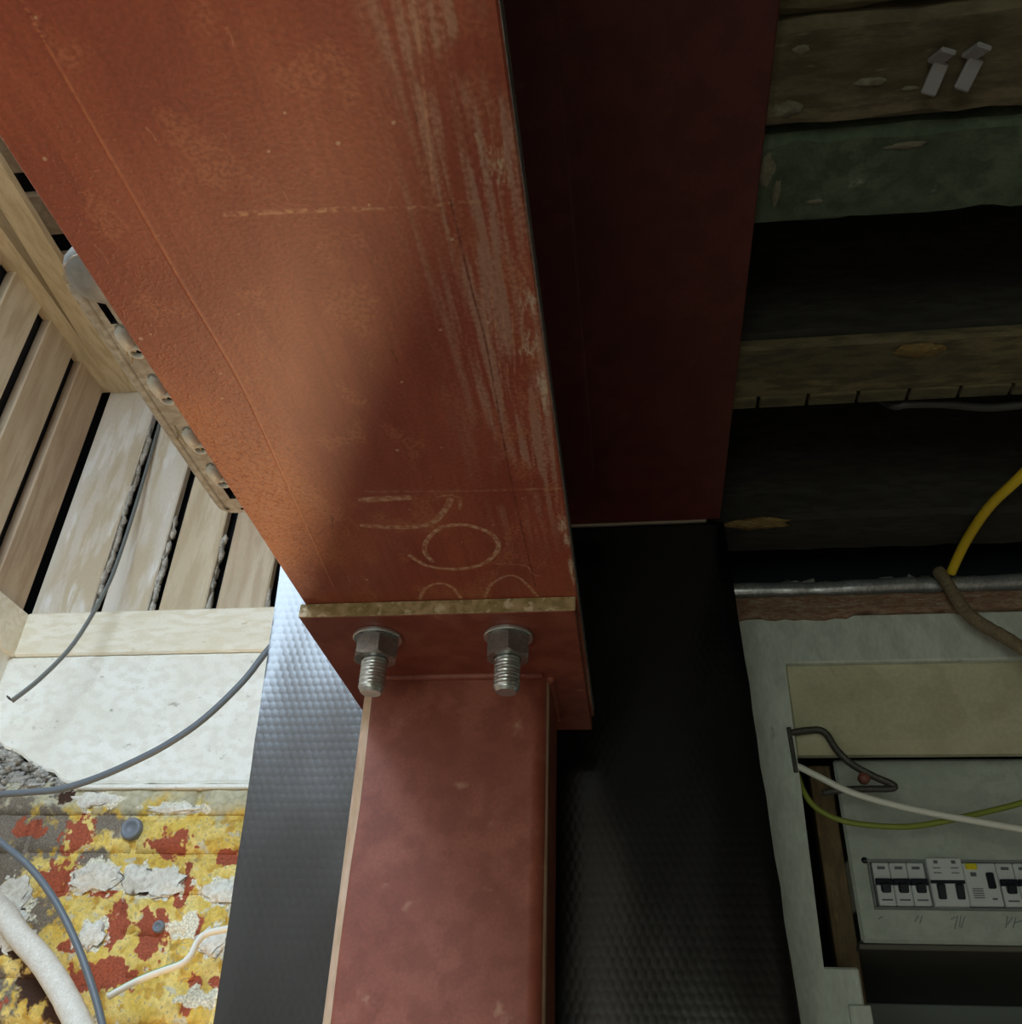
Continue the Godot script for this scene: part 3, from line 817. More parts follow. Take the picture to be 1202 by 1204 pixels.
func build_steel() -> void:
	var beam := thing("steel_beam", "red primed steel beam with a chalk-marked underside running overhead", "beam", Vector3((BEAM_L + BEAM_R) / 2, BEAM_Y, -0.3))
	var zf := -0.815
	var zn := 2.49
	# lower flange: underside as a fine strip so that the paint lies on it
	var st := flat()
	var t := 0.0125
	var c := 0.0012
	var prof := [Vector2(BEAM_L + c, BEAM_Y), Vector2(BEAM_R - c, BEAM_Y), Vector2(BEAM_R, BEAM_Y + c), Vector2(BEAM_R, BEAM_Y + t), Vector2(BEAM_L, BEAM_Y + t), Vector2(BEAM_L, BEAM_Y + c)]
	for k in 6:
		var a: Vector2 = prof[k]
		var b: Vector2 = prof[(k + 1) % 6]
		var n := Vector3((b - a).y, -(b - a).x, 0)
		quad(st, Vector3(a.x, a.y, zf), Vector3(b.x, b.y, zf), Vector3(b.x, b.y, zn), Vector3(a.x, a.y, zn), n)
	for z in [zf, zn]:
		for k in range(1, 5):
			tri(st, Vector3(prof[0].x, prof[0].y, z), Vector3(prof[k].x, prof[k].y, z), Vector3(prof[k + 1].x, prof[k + 1].y, z), Vector3(0, 0, 1 if z > 0 else -1))
	var lf := obj("lower_flange", done(st), M.flange, beam)
	obj("bare_edge", box(Vector3(BEAM_R - 0.0004, BEAM_Y + 0.0010, zf), Vector3(BEAM_R + 0.0003, BEAM_Y + t - 0.0010, zn), 0.0001), M.bare_edge, lf)
	obj("web", box(Vector3(-0.140, BEAM_Y + t - 0.001, zf), Vector3(-0.132, BEAM_Y + 0.239, zn), 0.0005), M.shaded_red, beam)
	obj("upper_flange", box(Vector3(BEAM_L + 0.002, BEAM_Y + 0.2375, zf), Vector3(-0.0285, BEAM_Y + 0.250, zn), 0.0012), M.shaded_red, beam)
	obj("bearing_plate", box(Vector3(-0.375, BEAM_Y + 0.2495, -0.876), Vector3(0.1045, BEAM_Y + 0.2640, zn), 0.001), M.shaded_red, beam)
	# post: hollow section with a welded cap plate
	var post := thing("steel_column", "red primed hollow steel post with its cap plate bolted under the beam", "column", Vector3(-0.142, 0, -0.742))
	var pl := flat()
	cbox(pl, Vector3(-0.1380, 2.2087, -0.7005), Vector3(0.2020, 0.0114, 0.2350), 0.0008)
	var cap := obj("cap_plate", done(pl), M.red, post)
	obj("cut_edge", box(Vector3(-0.2392, 2.2033, -0.5834), Vector3(-0.0368, 2.2142, -0.5822), 0.0004), M.rusty_edge, cap)
	# rounded hollow section
	var tb := tool()
	var pts := []
	var nrm := []
	var r := 0.0125
	var x0 := -0.2190
	var x1 := -0.0660
	var z0 := -0.7920
	var z1 := -0.6920
	for q in [[x1 - r, z1 - r, 0.0], [x0 + r, z1 - r, 90.0], [x0 + r, z0 + r, 180.0], [x1 - r, z0 + r, 270.0]]:
		for i in 9:
			var a := deg_to_rad(q[2] + 90.0 * i / 8)
			var d := Vector3(cos(a), 0, sin(a))
			pts.append(Vector3(q[0], 0, q[1]) + d * r)
			nrm.append(d)
	for j in 6:
		var ya := 2.2035 * j / 6
		var yb := 2.2035 * (j + 1) / 6
		for i in pts.size():
			var i2 := (i + 1) % pts.size()
			var a: Vector3 = pts[i] + Vector3(0, ya, 0)
			var b: Vector3 = pts[i2] + Vector3(0, ya, 0)
			var d: Vector3 = pts[i2] + Vector3(0, yb, 0)
			var e: Vector3 = pts[i] + Vector3(0, yb, 0)
			var vs := [[a, nrm[i]], [b, nrm[i2]], [d, nrm[i2]], [a, nrm[i]], [d, nrm[i2]], [e, nrm[i]]]
			if (b - a).cross(d - a).dot(nrm[i]) > 0:
				vs = [[a, nrm[i]], [d, nrm[i2]], [b, nrm[i2]], [a, nrm[i]], [e, nrm[i]], [d, nrm[i2]]]
			for v in vs:
				tb.set_normal(v[1])
				tb.add_vertex(v[0])
	var shaft := obj("shaft", tb, M.red, post)
	for e in [[x0 + r, z1 - r, 106.0, 196.0], [x1 - r, z1 - r, -8.0, 30.0]]:
		var ws := tool()
		for j in 44:
			for i in 6:
				var ps := []
				for q in [[i, j], [i + 1, j], [i + 1, j + 1], [i, j + 1]]:
					var yy: float = 2.2 * q[1] / 44.0
					var lean := 5.0 * sin(yy * 17.0) + 3.0 * sin(yy * 41.0)
					var a := deg_to_rad(lerpf(e[2] + lean, e[3] + lean * 0.4, q[0] / 6.0))
					ps.append(Vector3(e[0] + cos(a) * (r + 0.0002), yy, e[1] + sin(a) * (r + 0.0002)))
				quad(ws, ps[0], ps[1], ps[2], ps[3], (ps[0] + ps[2]) / 2.0 - Vector3(e[0], (ps[0].y + ps[2].y) / 2.0, e[1]))
		obj("beige_corner", done(ws), M.worn, shaft)  # beige strips laid over the rounded corners of the post
	obj("base_plate", box(Vector3(-0.26, 0.0, -0.86), Vector3(-0.025, 0.012, -0.62), 0.001), M.red, post)
	var wd := tool()
	tube(wd, [Vector3(x0 + 0.004, 2.2025, z1 + 0.001), Vector3(x1 - 0.004, 2.2025, z1 + 0.001)], 0.0035, 8, 12, 1.0, 0.18)
	tube(wd, [Vector3(x1 + 0.001, 2.2025, z1 - 0.004), Vector3(x1 + 0.001, 2.2025, z0 + 0.004)], 0.0035, 8, 12, 1.0, 0.18)
	obj("weld", done(wd), M.red, post)
	# the two bolts
	var first := make_bolt(Vector3(-0.1878, 2.2030, -0.6162), 0.35)
	tag(first, "zinc bolt with nut and washer above the pale left edge of the post", "bolt", "bolts through the cap plate")
	var second := first.duplicate() as Node3D
	second.name = numbered("bolt")
	add_child(second, true)
	second.position = Vector3(-0.0888, 2.2030, -0.6185)
	second.rotation.y = 0.14
	tag(second, "zinc bolt with nut and washer nearer the cap plate's right-hand edge", "bolt", "bolts through the cap plate")

func make_bolt(at: Vector3, turn: float) -> Node3D:
	var b := Node3D.new()
	b.name = numbered("bolt")
	add_child(b, true)
	var w := tool()
	w.set_smooth_group(-1)
	lathe(w, Vector3.ZERO, [[0.0108, 0.0], [0.0178, 0.0], [0.0185, -0.0007], [0.0185, -0.0025], [0.0178, -0.0032], [0.0108, -0.0032], [0.0108, 0.0]], 40)
	obj("washer", done(w), M.zinc, b)
	# hexagon with both rims chamfered by a cone
	var n := flat()
	var y0 := -0.0032
	var y1 := -0.0195
	var seg := 8
	var ap := 0.0150
	for side in 6:
		for i in seg:
			var ring := []
			for e in [i, i + 1]:
				var a := deg_to_rad(-30.0 + 60.0 * e / seg)
				var rad := ap / cos(a)
				var over := maxf(0.0, rad - 0.0152) * 0.60
				var d := Vector3(cos(a + side * PI / 3), 0, sin(a + side * PI / 3))
				ring.append([d * 0.0100 + Vector3(0, y0, 0), d * minf(rad, 0.0152) + Vector3(0, y0, 0), d * rad + Vector3(0, y0 - over, 0), d * rad + Vector3(0, y1 + over * 1.3, 0), d * minf(rad, 0.0150) + Vector3(0, y1, 0), d * 0.0100 + Vector3(0, y1, 0)])
			var am := deg_to_rad(-30.0 + 60.0 * (i + 0.5) / seg) + side * PI / 3
			var om := Vector3(cos(am), 0, sin(am))
			for k in 5:
				var nn: Vector3 = [Vector3.UP, Vector3.UP + om * 0.5, om, Vector3.DOWN + om * 0.5, Vector3.DOWN][k]
				quad(n, ring[0][k], ring[1][k], ring[1][k + 1], ring[0][k + 1], nn)
	obj("nut", done(n), M.zinc_dark, b)
	# threaded end: a true helix, tapering into the chamfered tip
	var s := tool()
	var pitch := 0.0025
	var sides := 28
	var rows := 90
	var grid := []
	for j in rows + 1:
		var y := 0.04 - (0.04 + 0.0455) * j / rows
		var row := []
		for i in sides + 1:
			var a := TAU * i / sides
			var ph := fposmod(y / pitch + float(i) / sides, 1.0)
			var tooth := absf(ph * 2.0 - 1.0)
			var r := 0.0100 - 0.0012 * (1.0 - smoothstep(0.15, 0.75, tooth))
			r = minf(r, 0.0098 - maxf(0.0, -0.0420 - y) * 0.75)
			row.append(Vector3(cos(a) * r, y, sin(a) * r))
		grid.append(row)
	for j in rows:
		for i in sides:
			var mid: Vector3 = grid[j][i] + grid[j][i + 1]
			quad(s, grid[j][i], grid[j][i + 1], grid[j + 1][i + 1], grid[j + 1][i], Vector3(mid.x, 0, mid.z))
	s.set_smooth_group(-1)
	var tip := Vector3(0, -0.0449, 0)
	for i in sides:
		tri(s, tip, grid[rows][i], grid[rows][i + 1], Vector3.DOWN)
	cbox(s, Vector3(0, 0.0395, 0), Vector3(0.030, 0.013, 0.030), 0.006)
	obj("threaded_shank", done(s), M.zinc, b)
	b.position = at
	b.rotation.y = turn
	return b

func build_pier() -> void:
	var pier := thing("wrapped_pier", "black pier wrapped in embossed plastic membrane behind the post", "pier", Vector3(-0.13, 0, -1.2))
	var lx := func(y: float) -> float: return -0.3926 + (2.42 - clampf(y, 1.5, 2.6)) * 0.0463
	var rx := func(y: float) -> float: return 0.1116 + (2.3912 - clampf(y, 1.5, 2.6)) * 0.0349
	# masonry core
	var co := flat()
	hexa(co, [Vector3(-0.335, 0, -0.886), Vector3(0.112, 0, -0.886), Vector3(0.112, 0, -1.748), Vector3(-0.335, 0, -1.748), Vector3(-0.385, 2.4625, -0.886), Vector3(0.1, 2.4625, -0.886), Vector3(0.09, 2.4625, -1.748), Vector3(-0.385, 2.4625, -1.748)])
	obj("core", done(co), M.room, pier)
	# membrane: one sheet folded round the front and both flanks, slightly slack
	var ns := FastNoiseLite.new()
	ns.seed = 2
	ns.frequency = 0.02
	var st := tool()
	var rows := 90
	var cols := 44
	var g := []
	for j in rows + 1:
		var y := 0.01 + 2.4525 * j / rows
		var l: float = lx.call(y) + 0.0012 * ns.get_noise_1d(y * 1500.0)
		var r: float = rx.call(y) + 0.0016 * ns.get_noise_1d(y * 1100.0 + 90)
		var row := []
		row.append(Vector3(l + 0.001, y, -1.745))
		row.append(Vector3(l, y, -0.8778))
		for i in cols + 1:
			var x := lerpf(l + 0.003, r - 0.003, float(i) / cols)
			row.append(Vector3(x, y, -0.8805 + 0.0026 * exp(-(x - l) / 0.022) + 0.0012 * ns.get_noise_2d(x * 500.0, y * 350.0)))
		row.append(Vector3(r, y, -0.8815))
		row.append(Vector3(r - 0.001, y, -0.992))
		g.append(row)
	var last: int = g[0].size() - 2
	for side in 3:
		st.set_smooth_group(side)
		for j in rows:
			for i in ([0] if side == 0 else ([last] if side == 2 else range(1, last))):
				quad(st, g[j][i], g[j][i + 1], g[j + 1][i + 1], g[j + 1][i], [Vector3.LEFT, Vector3.BACK, Vector3.RIGHT][side])
	obj("membrane", done(st), M.membrane, pier)

func joist(called: String, x0: float, x1: float, z0: float, z1: float, y0: float, y1: float, m: Material, seed_: int, label: String) -> Node3D:
	var t := thing(called, label, "joist", Vector3((x0 + x1) / 2, y0, (z0 + z1) / 2), "old joists over the right-hand side")
	var ns := FastNoiseLite.new()
	ns.seed = seed_
	ns.frequency = 0.05
	ns.fractal_octaves = 4
	var st := flat()
	var n := 60
	var prev := []
	for i in n + 1:
		var x := lerpf(x0, x1, float(i) / n)
		var w := func(o: float, k: float) -> float: return k * ns.get_noise_1d(x * 900.0 + o)
		var row := [Vector3(x, y1, z1), Vector3(x, y0 + 0.006 + w.call(0, 0.002), z1 + w.call(70, 0.003)), Vector3(x, y0 + w.call(140, 0.002), z1 - 0.005 + w.call(210, 0.004)),
			Vector3(x, y0 + w.call(280, 0.0015), (z0 + z1) / 2), Vector3(x, y0 + w.call(350, 0.002), z0 + 0.005 + w.call(420, 0.005)), Vector3(x, y0 + 0.006, z0 + w.call(490, 0.004)), Vector3(x, y1, z0)]
		if i > 0:
			for k in 7:
				var nn: Vector3 = [Vector3.BACK, Vector3(0, -1, 1), Vector3.DOWN, Vector3.DOWN, Vector3(0, -1, -1), Vector3.FORWARD, Vector3.UP][k]
				quad(st, prev[k], row[k], row[(k + 1) % 7], prev[(k + 1) % 7], nn)
		if i == 0 or i == n:
			for k in range(1, 6):
				tri(st, row[0], row[k], row[k + 1], Vector3.LEFT if i == 0 else Vector3.RIGHT)
		prev = row
	obj("timber", done(st), m, t)
	return t

func build_joists() -> void:
	var lift := BEAM_Y + 0.2655
	joist("batten", -0.01, 1.2, -0.331, -0.300, lift + 0.004, lift + 0.05, M.old_wood_c, 3, "narrow pale brown batten alongside the joist with two grey clips")
	var ja := joist("joist", -0.01, 1.2, -0.4075, -0.3325, lift, 2.675, M.old_wood, 4, "brown joist with two grey clips on its underside, nearest overhead")
	var jb := joist("joist", -0.01, 1.2, -0.4905, -0.4145, lift, 2.675, M.old_wood_b, 5, "grey-green joist right beside the one with clips")
	var c := joist("joist", -0.01, 1.2, -0.6935, -0.6240, lift + 0.012, 2.675, M.shaded_wood, 6, "brown-edged joist with a row of lath stubs, between two dark gaps")  # sides coloured dark for the shade of the gap
	obj("added_underside", box(Vector3(-0.01, lift, -0.6930), Vector3(1.2, lift + 0.0125, -0.6245), 0.003), M.old_wood_c, c)  # added strip, keeps the underside lighter than the shaded sides
	for i in 9:
		var x := 0.086 + 0.0455 * i
		obj("lath_stub", box(Vector3(x, lift - 0.002, -0.7055), Vector3(x + 0.0425, lift + 0.004, -0.690), 0.001), M.old_wood_c, c)
	var d := joist("joist", -0.01, 1.2, -0.9790, -0.9050, lift, 2.675, M.shaded_wood, 7, "dark joist with a torn brown patch, last before the grey pipe")
	var bp := tool()
	lump(bp, Vector3(0.150, lift - 0.001, -0.912), Vector3(0.034, 0.004, 0.010), 71, 0.5, 14, 8)
	obj("torn_patch", done(bp), M.broken_wood, d)
	# torn yellow sliver on the third joist
	var s := tool()
	lump(s, Vector3(0.262, lift - 0.001, -0.638), Vector3(0.024, 0.003, 0.008), 73, 0.4, 12, 8)
	obj("torn_patch", done(s), M.broken_wood, c)
	# smears of old plaster and limewash on the first two joists
	for p in [[0.118, -0.392, 0.012, 0.006, ja], [0.124, -0.350, 0.006, 0.004, ja], [0.172, -0.377, 0.011, 0.003, ja], [0.198, -0.384, 0.006, 0.002, ja], [0.112, -0.440, 0.006, 0.015, jb], [0.121, -0.460, 0.003, 0.013, jb], [0.205, -0.428, 0.014, 0.003, jb], [0.150, -0.470, 0.006, 0.002, jb]]:
		var ps := tool()
		lump(ps, Vector3(p[0], lift + 0.0003, p[1]), Vector3(p[2], 0.0016, p[3]), int(p[0] * 1000), 0.35, 18, 6)
		obj("plaster_smear", done(ps), M.smear, p[4])
	var k := 0
	for p in [[0.2105, -0.3690, 0.35], [0.2312, -0.3680, 0.42]]:
		var b := Basis(Vector3.UP, p[2])
		var t := thing("cable_clip", "", "clip", Vector3(p[0], lift, p[1]), "grey clips under the joist")
		tag(t, ["grey plastic clip under the brown joist, the left one of the pair", "grey plastic clip under the brown joist, the right one of the pair"][k], "clip", "grey clips under the joist")
		var st := flat()
		cbox(st, Vector3(p[0], lift - 0.006, p[1] - 0.006), Vector3(0.0105, 0.0035, 0.020), 0.001, b * Basis(Vector3.RIGHT, -0.42))
		cbox(st, Vector3(p[0] + 0.001, lift - 0.0050, p[1] + 0.0085), Vector3(0.0105, 0.0035, 0.016), 0.001, b * Basis(Vector3.RIGHT, 0.55))
		obj("clip_body", done(st), M.clip_plastic, t)
		k += 1

func build_cupboard() -> void:
	var cb := thing("cupboard_frame", "white-painted cupboard frame to the right of the black pier", "cupboard", Vector3(0.4, 0, -1.05))
	# left post, leaning a little as in life
	var p := flat()
	hexa(p, [Vector3(0.1180, 1.2, -1.0), Vector3(0.1615, 1.2, -1.0), Vector3(0.1615, 1.2, -1.045), Vector3(0.1180, 1.2, -1.045), Vector3(0.114, 2.402, -1.0), Vector3(0.1750, 2.402, -1.0), Vector3(0.1750, 2.402, -1.045), Vector3(0.114, 2.402, -1.045)])
	obj("post", done(p), M.white_wood, cb)
	obj("header", box(Vector3(0.1700, 2.3470, -1.012), Vector3(1.2, 2.4060, -1.001), 0.002), M.white_wood, cb)
	obj("top_panel", box(Vector3(0.166, 2.2480, -1.046), Vector3(1.2, 2.400, -1.0125), 0.012), M.cream_panel, cb)
	obj("side_panel", box(Vector3(0.150, 0.0, -1.55), Vector3(0.176, 2.36, -1.047), 0.001), M.brown_panel, cb)
	obj("back_panel", box(Vector3(0.150, 0.0, -1.59), Vector3(1.2, 2.42, -1.555), 0.001), M.brown_panel, cb)
	obj("brown_board", box(Vector3(0.2020, 1.2, -1.120), Vector3(0.2262, 2.262, -1.102), 0.001), M.brown_light, cb)
	obj("dark_board", box(Vector3(0.2240, 2.0630, -1.550), Vector3(1.2, 2.0685, -1.084), 0.001), M.dark_board, cb)  # dark band below the fuse box, drawn as a thin board
	obj("stile", box(Vector3(0.1560, 0.6, -1.030), Vector3(0.2035, 2.0350, -1.002), 0.002), M.white_wood, cb)
	obj("block", box(Vector3(0.1880, 1.2, -1.004), Vector3(0.2080, 2.003, -0.998), 0.001), M.white_wood, cb)
	obj("lower_door", box(Vector3(0.2035, 0.05, -1.030), Vector3(1.2, 1.92, -1.006), 0.002), M.white_wood, cb)
	# wall around and above the cupboard, closing the room
	var wc := structure("wall_partition", "partition holding the cupboard", "wall")
	obj("masonry", box(Vector3(0.15, 0, -1.72), Vector3(2.3, 2.425, -1.592), 0.001), M.room, wc)
	obj("masonry", box(Vector3(1.2, 0, -1.592), Vector3(2.3, 2.425, -1.0), 0.001), M.room, wc)
	obj("masonry", box(Vector3(0.12, 2.425, -1.6), Vector3(2.3, 2.9, -1.12), 0.001), M.void, wc)  # masonry coloured near-black for the shade over the cupboard
	# red-brown timber over the frame with a torn lower edge
	var ns := FastNoiseLite.new()
	ns.seed = 61
	ns.frequency = 0.06
	ns.fractal_octaves = 4
	var st := flat()
	var prev := []
	for i in 71:
		var x := lerpf(0.098, 1.2, pow(i / 70.0, 1.4))
		var torn := 0.006 * ns.get_noise_1d(x * 2200.0) + 0.001 + (0.006 if x < 0.26 else 0.0)
		var lo := 2.4075 - maxf(torn, -0.001)
		var top := 2.4305 + 0.0015 * ns.get_noise_1d(x * 500.0 + 40)
		var zf := -0.994 + 0.003 * ns.get_noise_1d(x * 900.0 + 90)
		var row := [Vector3(x, lo, -1.12), Vector3(x, lo, zf - 0.002), Vector3(x, lo + 0.004, zf), Vector3(x, top - 0.003, zf), Vector3(x, top, zf - 0.003), Vector3(x, top, -1.12)]
		if i > 0:
			for k in 5:
				quad(st, prev[k], row[k], row[k + 1], prev[k + 1], [Vector3.DOWN, Vector3(0, -1, 1), Vector3.BACK, Vector3(0, 1, 1), Vector3.UP][k])
		else:
			for k in range(1, 5):
				tri(st, row[0], row[k], row[k + 1], Vector3.LEFT)
		prev = row
	tag(obj("lintel_timber", done(st), M.red_wood), "red-brown timber with a torn lower edge above the white cupboard frame", "timber")
	# mortar and brick bits in the dark slot behind the pipe
	var rb := tool()
	var r := RandomNumberGenerator.new()
	r.seed = 5
	for i in 26:
		var x := 0.11 + 0.04 * i + r.randf_range(-0.01, 0.01)
		if x > 0.135 and x < 0.185: continue
		lump(rb, Vector3(x, 2.446 + r.randf_range(0, 0.010), -1.045), Vector3(0.022, r.randf_range(0.010, 0.022), 0.03), i + 700, 0.4, 9, 7)
	tag(obj("loose_rubble", done(rb), M.rubble), "dark rubble lying in the slot behind the grey pipe", "rubble", "", "stuff")

func build_consumer_unit() -> void:
	var cu := thing("consumer_unit", "grey-white fuse box with a row of breakers inside the cupboard", "fuse box", Vector3(0.40, 2.06, -1.14))
	var zf := -1.0800
	var x0 := 0.2265
	var x1 := 0.66
	var y0 := 2.0690
	var y1 := 2.2620
	var wx0 := 0.2470
	var wx1 := 0.62
	var wy0 := 2.1035
	var wy1 := 2.1490
	# cover with a real opening for the breakers
	var st := flat()
	cbox(st, Vector3((x0 + x1) / 2, (wy1 + y1) / 2, zf - 0.035), Vector3(x1 - x0, y1 - wy1, 0.07), 0.003)
	cbox(st, Vector3((x0 + x1) / 2, (y0 + wy0) / 2, zf - 0.035), Vector3(x1 - x0, wy0 - y0, 0.07), 0.003)
	cbox(st, Vector3((x0 + wx0) / 2, (y0 + y1) / 2, zf - 0.0352), Vector3(wx0 - x0, y1 - y0, 0.0700), 0.003)
	cbox(st, Vector3((wx1 + x1) / 2, (y0 + y1) / 2, zf - 0.0352), Vector3(x1 - wx1, y1 - y0, 0.0700), 0.003)
	obj("cover", done(st), M.plastic, cu)
	obj("back_box", box(Vector3(x0 + 0.004, y0 + 0.004, -1.30), Vector3(x1 - 0.004, y1 - 0.004, zf - 0.066), 0.002), M.breaker_grey, cu)
	obj("back_board", box(Vector3(0.240, 1.70, -1.553), Vector3(1.0, 2.062, -1.540), 0.002), M.plastic_dim, cu)
	# raised rim round the opening
	var rim := flat()
	cbox(rim, Vector3((wx0 + wx1) / 2, wy1 + 0.001, zf + 0.0005), Vector3(wx1 - wx0 + 0.006, 0.0022, 0.003), 0.0005)
	cbox(rim, Vector3((wx0 + wx1) / 2, wy0 - 0.001, zf + 0.0005), Vector3(wx1 - wx0 + 0.006, 0.0018, 0.003), 0.0005)
	cbox(rim, Vector3(wx0 - 0.001, (wy0 + wy1) / 2, zf + 0.0005), Vector3(0.0020, wy1 - wy0, 0.003), 0.0005)
	obj("opening_rim", done(rim), M.breaker_grey, cu).set_meta("kind", "stuff")
	var sc := tool()
	lathe(sc, Vector3(0.2425, 2.1505, zf), [[0.0, 0.002], [0.0032, 0.0012], [0.0036, -0.002]], 14, Basis(Vector3.RIGHT, PI / 2))
	obj("cover_screw", done(sc), M.toggle, cu)
	# breakers: three, then the double-pole switch, the residual-current device with its yellow button, then more breakers
	var bodies := flat()
	cbox(bodies, Vector3(0, 0.0105, 0.0010), Vector3(0.0172, 0.0230, 0.040), 0.0010)
	cbox(bodies, Vector3(0, -0.0115, 0.0030), Vector3(0.0172, 0.0210, 0.044), 0.0010)
	done(bodies)
	var bmesh := bodies.commit()
	var rec := flat()
	cbox(rec, Vector3(0, 0.0015, 0.0240), Vector3(0.0172, 0.0070, 0.004), 0.0006)
	cbox(rec, Vector3(0, -0.0045, 0.0262), Vector3(0.0096, 0.0096, 0.008), 0.0012, Basis(Vector3.RIGHT, 0.35))
	done(rec)
	var tmesh := rec.commit()
	var pr := flat()
	cbox(pr, Vector3(0, 0.0165, 0.0212), Vector3(0.0080, 0.0030, 0.0006), 0.0002)
	cbox(pr, Vector3(0, -0.0165, 0.0251), Vector3(0.0110, 0.0016, 0.0006), 0.0002)
	done(pr)
	var pmesh := pr.commit()
	var xs := [0.2580, 0.2758, 0.2936]
	for i in 11:
		xs.append(0.3835 + 0.0178 * i)
	for x in xs:
		var at := Vector3(x, 2.1262, zf - 0.020)
		var b := part("circuit_breaker", bmesh, M.breaker, cu, at)
		part("toggle", tmesh, M.toggle, b, at)
		part("rating_mark", pmesh, M.print, b, at).set_meta("kind", "stuff")
	# double-pole main switch standing prouder and higher
	var ms := obj("main_switch", box(Vector3(0.3040, 2.1035, zf - 0.03), Vector3(0.3395, 2.1520, zf + 0.008), 0.0012), M.breaker, cu)
	var up := flat()
	cbox(up, Vector3(0.3215, 2.1275, zf + 0.0065), Vector3(0.0345, 0.0036, 0.0040), 0.0004)
	for s in [0.3130, 0.3315]:
		cbox(up, Vector3(s, 2.1178, zf + 0.0085), Vector3(0.0080, 0.0150, 0.006), 0.0010, Basis(Vector3.RIGHT, 0.25))
	obj("toggle", done(up), M.toggle, ms)
	var mk := flat()
	for s in [0.3130, 0.3310]:
		cbox(mk, Vector3(s, 2.1475, zf + 0.0081), Vector3(0.0044, 0.0034, 0.0006), 0.0002)
		cbox(mk, Vector3(s, 2.1415, zf + 0.0081), Vector3(0.0080, 0.0010, 0.0006), 0.0002)
		cbox(mk, Vector3(s, 2.1365, zf + 0.0081), Vector3(0.0080, 0.0010, 0.0006), 0.0002)
	obj("rating_mark", done(mk), M.print, ms).set_meta("kind", "stuff")
	var rc := obj("residual_current_device", box(Vector3(0.3405, 2.1045, zf - 0.03), Vector3(0.3735, 2.1475, zf + 0.005), 0.0012), M.breaker, cu)
	obj("test_button", box(Vector3(0.3430, 2.1405, zf + 0.004), Vector3(0.3545, 2.1468, zf + 0.0072), 0.001), M.yellow_button, rc)
	obj("toggle", box(Vector3(0.3615, 2.1215, zf + 0.003), Vector3(0.3690, 2.1375, zf + 0.0085), 0.001), M.toggle, rc)
	var rp := flat()
	cbox(rp, Vector3(0.3495, 2.1358, zf + 0.0051), Vector3(0.0060, 0.0042, 0.0008), 0.0003)
	for j in 5:
		cbox(rp, Vector3(0.3505, 2.1215 - 0.0022 * j, zf + 0.0051), Vector3(0.0110, 0.0010, 0.0006), 0.0002)
	cbox(rp, Vector3(0.3655, 2.1115, zf + 0.0051), Vector3(0.0050, 0.0020, 0.0008), 0.0003)
	obj("rating_mark", done(rp), M.print, rc).set_meta("kind", "stuff")
	# pencilled notes on the cover below the breakers
	var nt := flat()
	for e in [[0.2490, 2.0930, 0.006, 0.5], [0.2850, 2.0925, 0.008, 0.9], [0.2890, 2.0915, 0.009, 1.1], [0.3235, 2.0895, 0.014, 1.15], [0.3275, 2.0905, 0.012, 1.2], [0.3300, 2.0895, 0.013, 1.05], [0.3215, 2.0935, 0.006, 0.4], [0.3730, 2.0905, 0.012, 1.2], [0.3765, 2.0915, 0.010, 0.8], [0.3805, 2.0900, 0.012, 1.1], [0.3850, 2.0910, 0.009, 0.3]]:
		cbox(nt, Vector3(e[0], e[1], zf + 0.0001), Vector3(e[2], 0.0011, 0.0005), 0.0001, Basis(Vector3.BACK, e[3]))
	obj("pencil_notes", done(nt), M.breaker_grey, cu).set_meta("kind", "stuff")

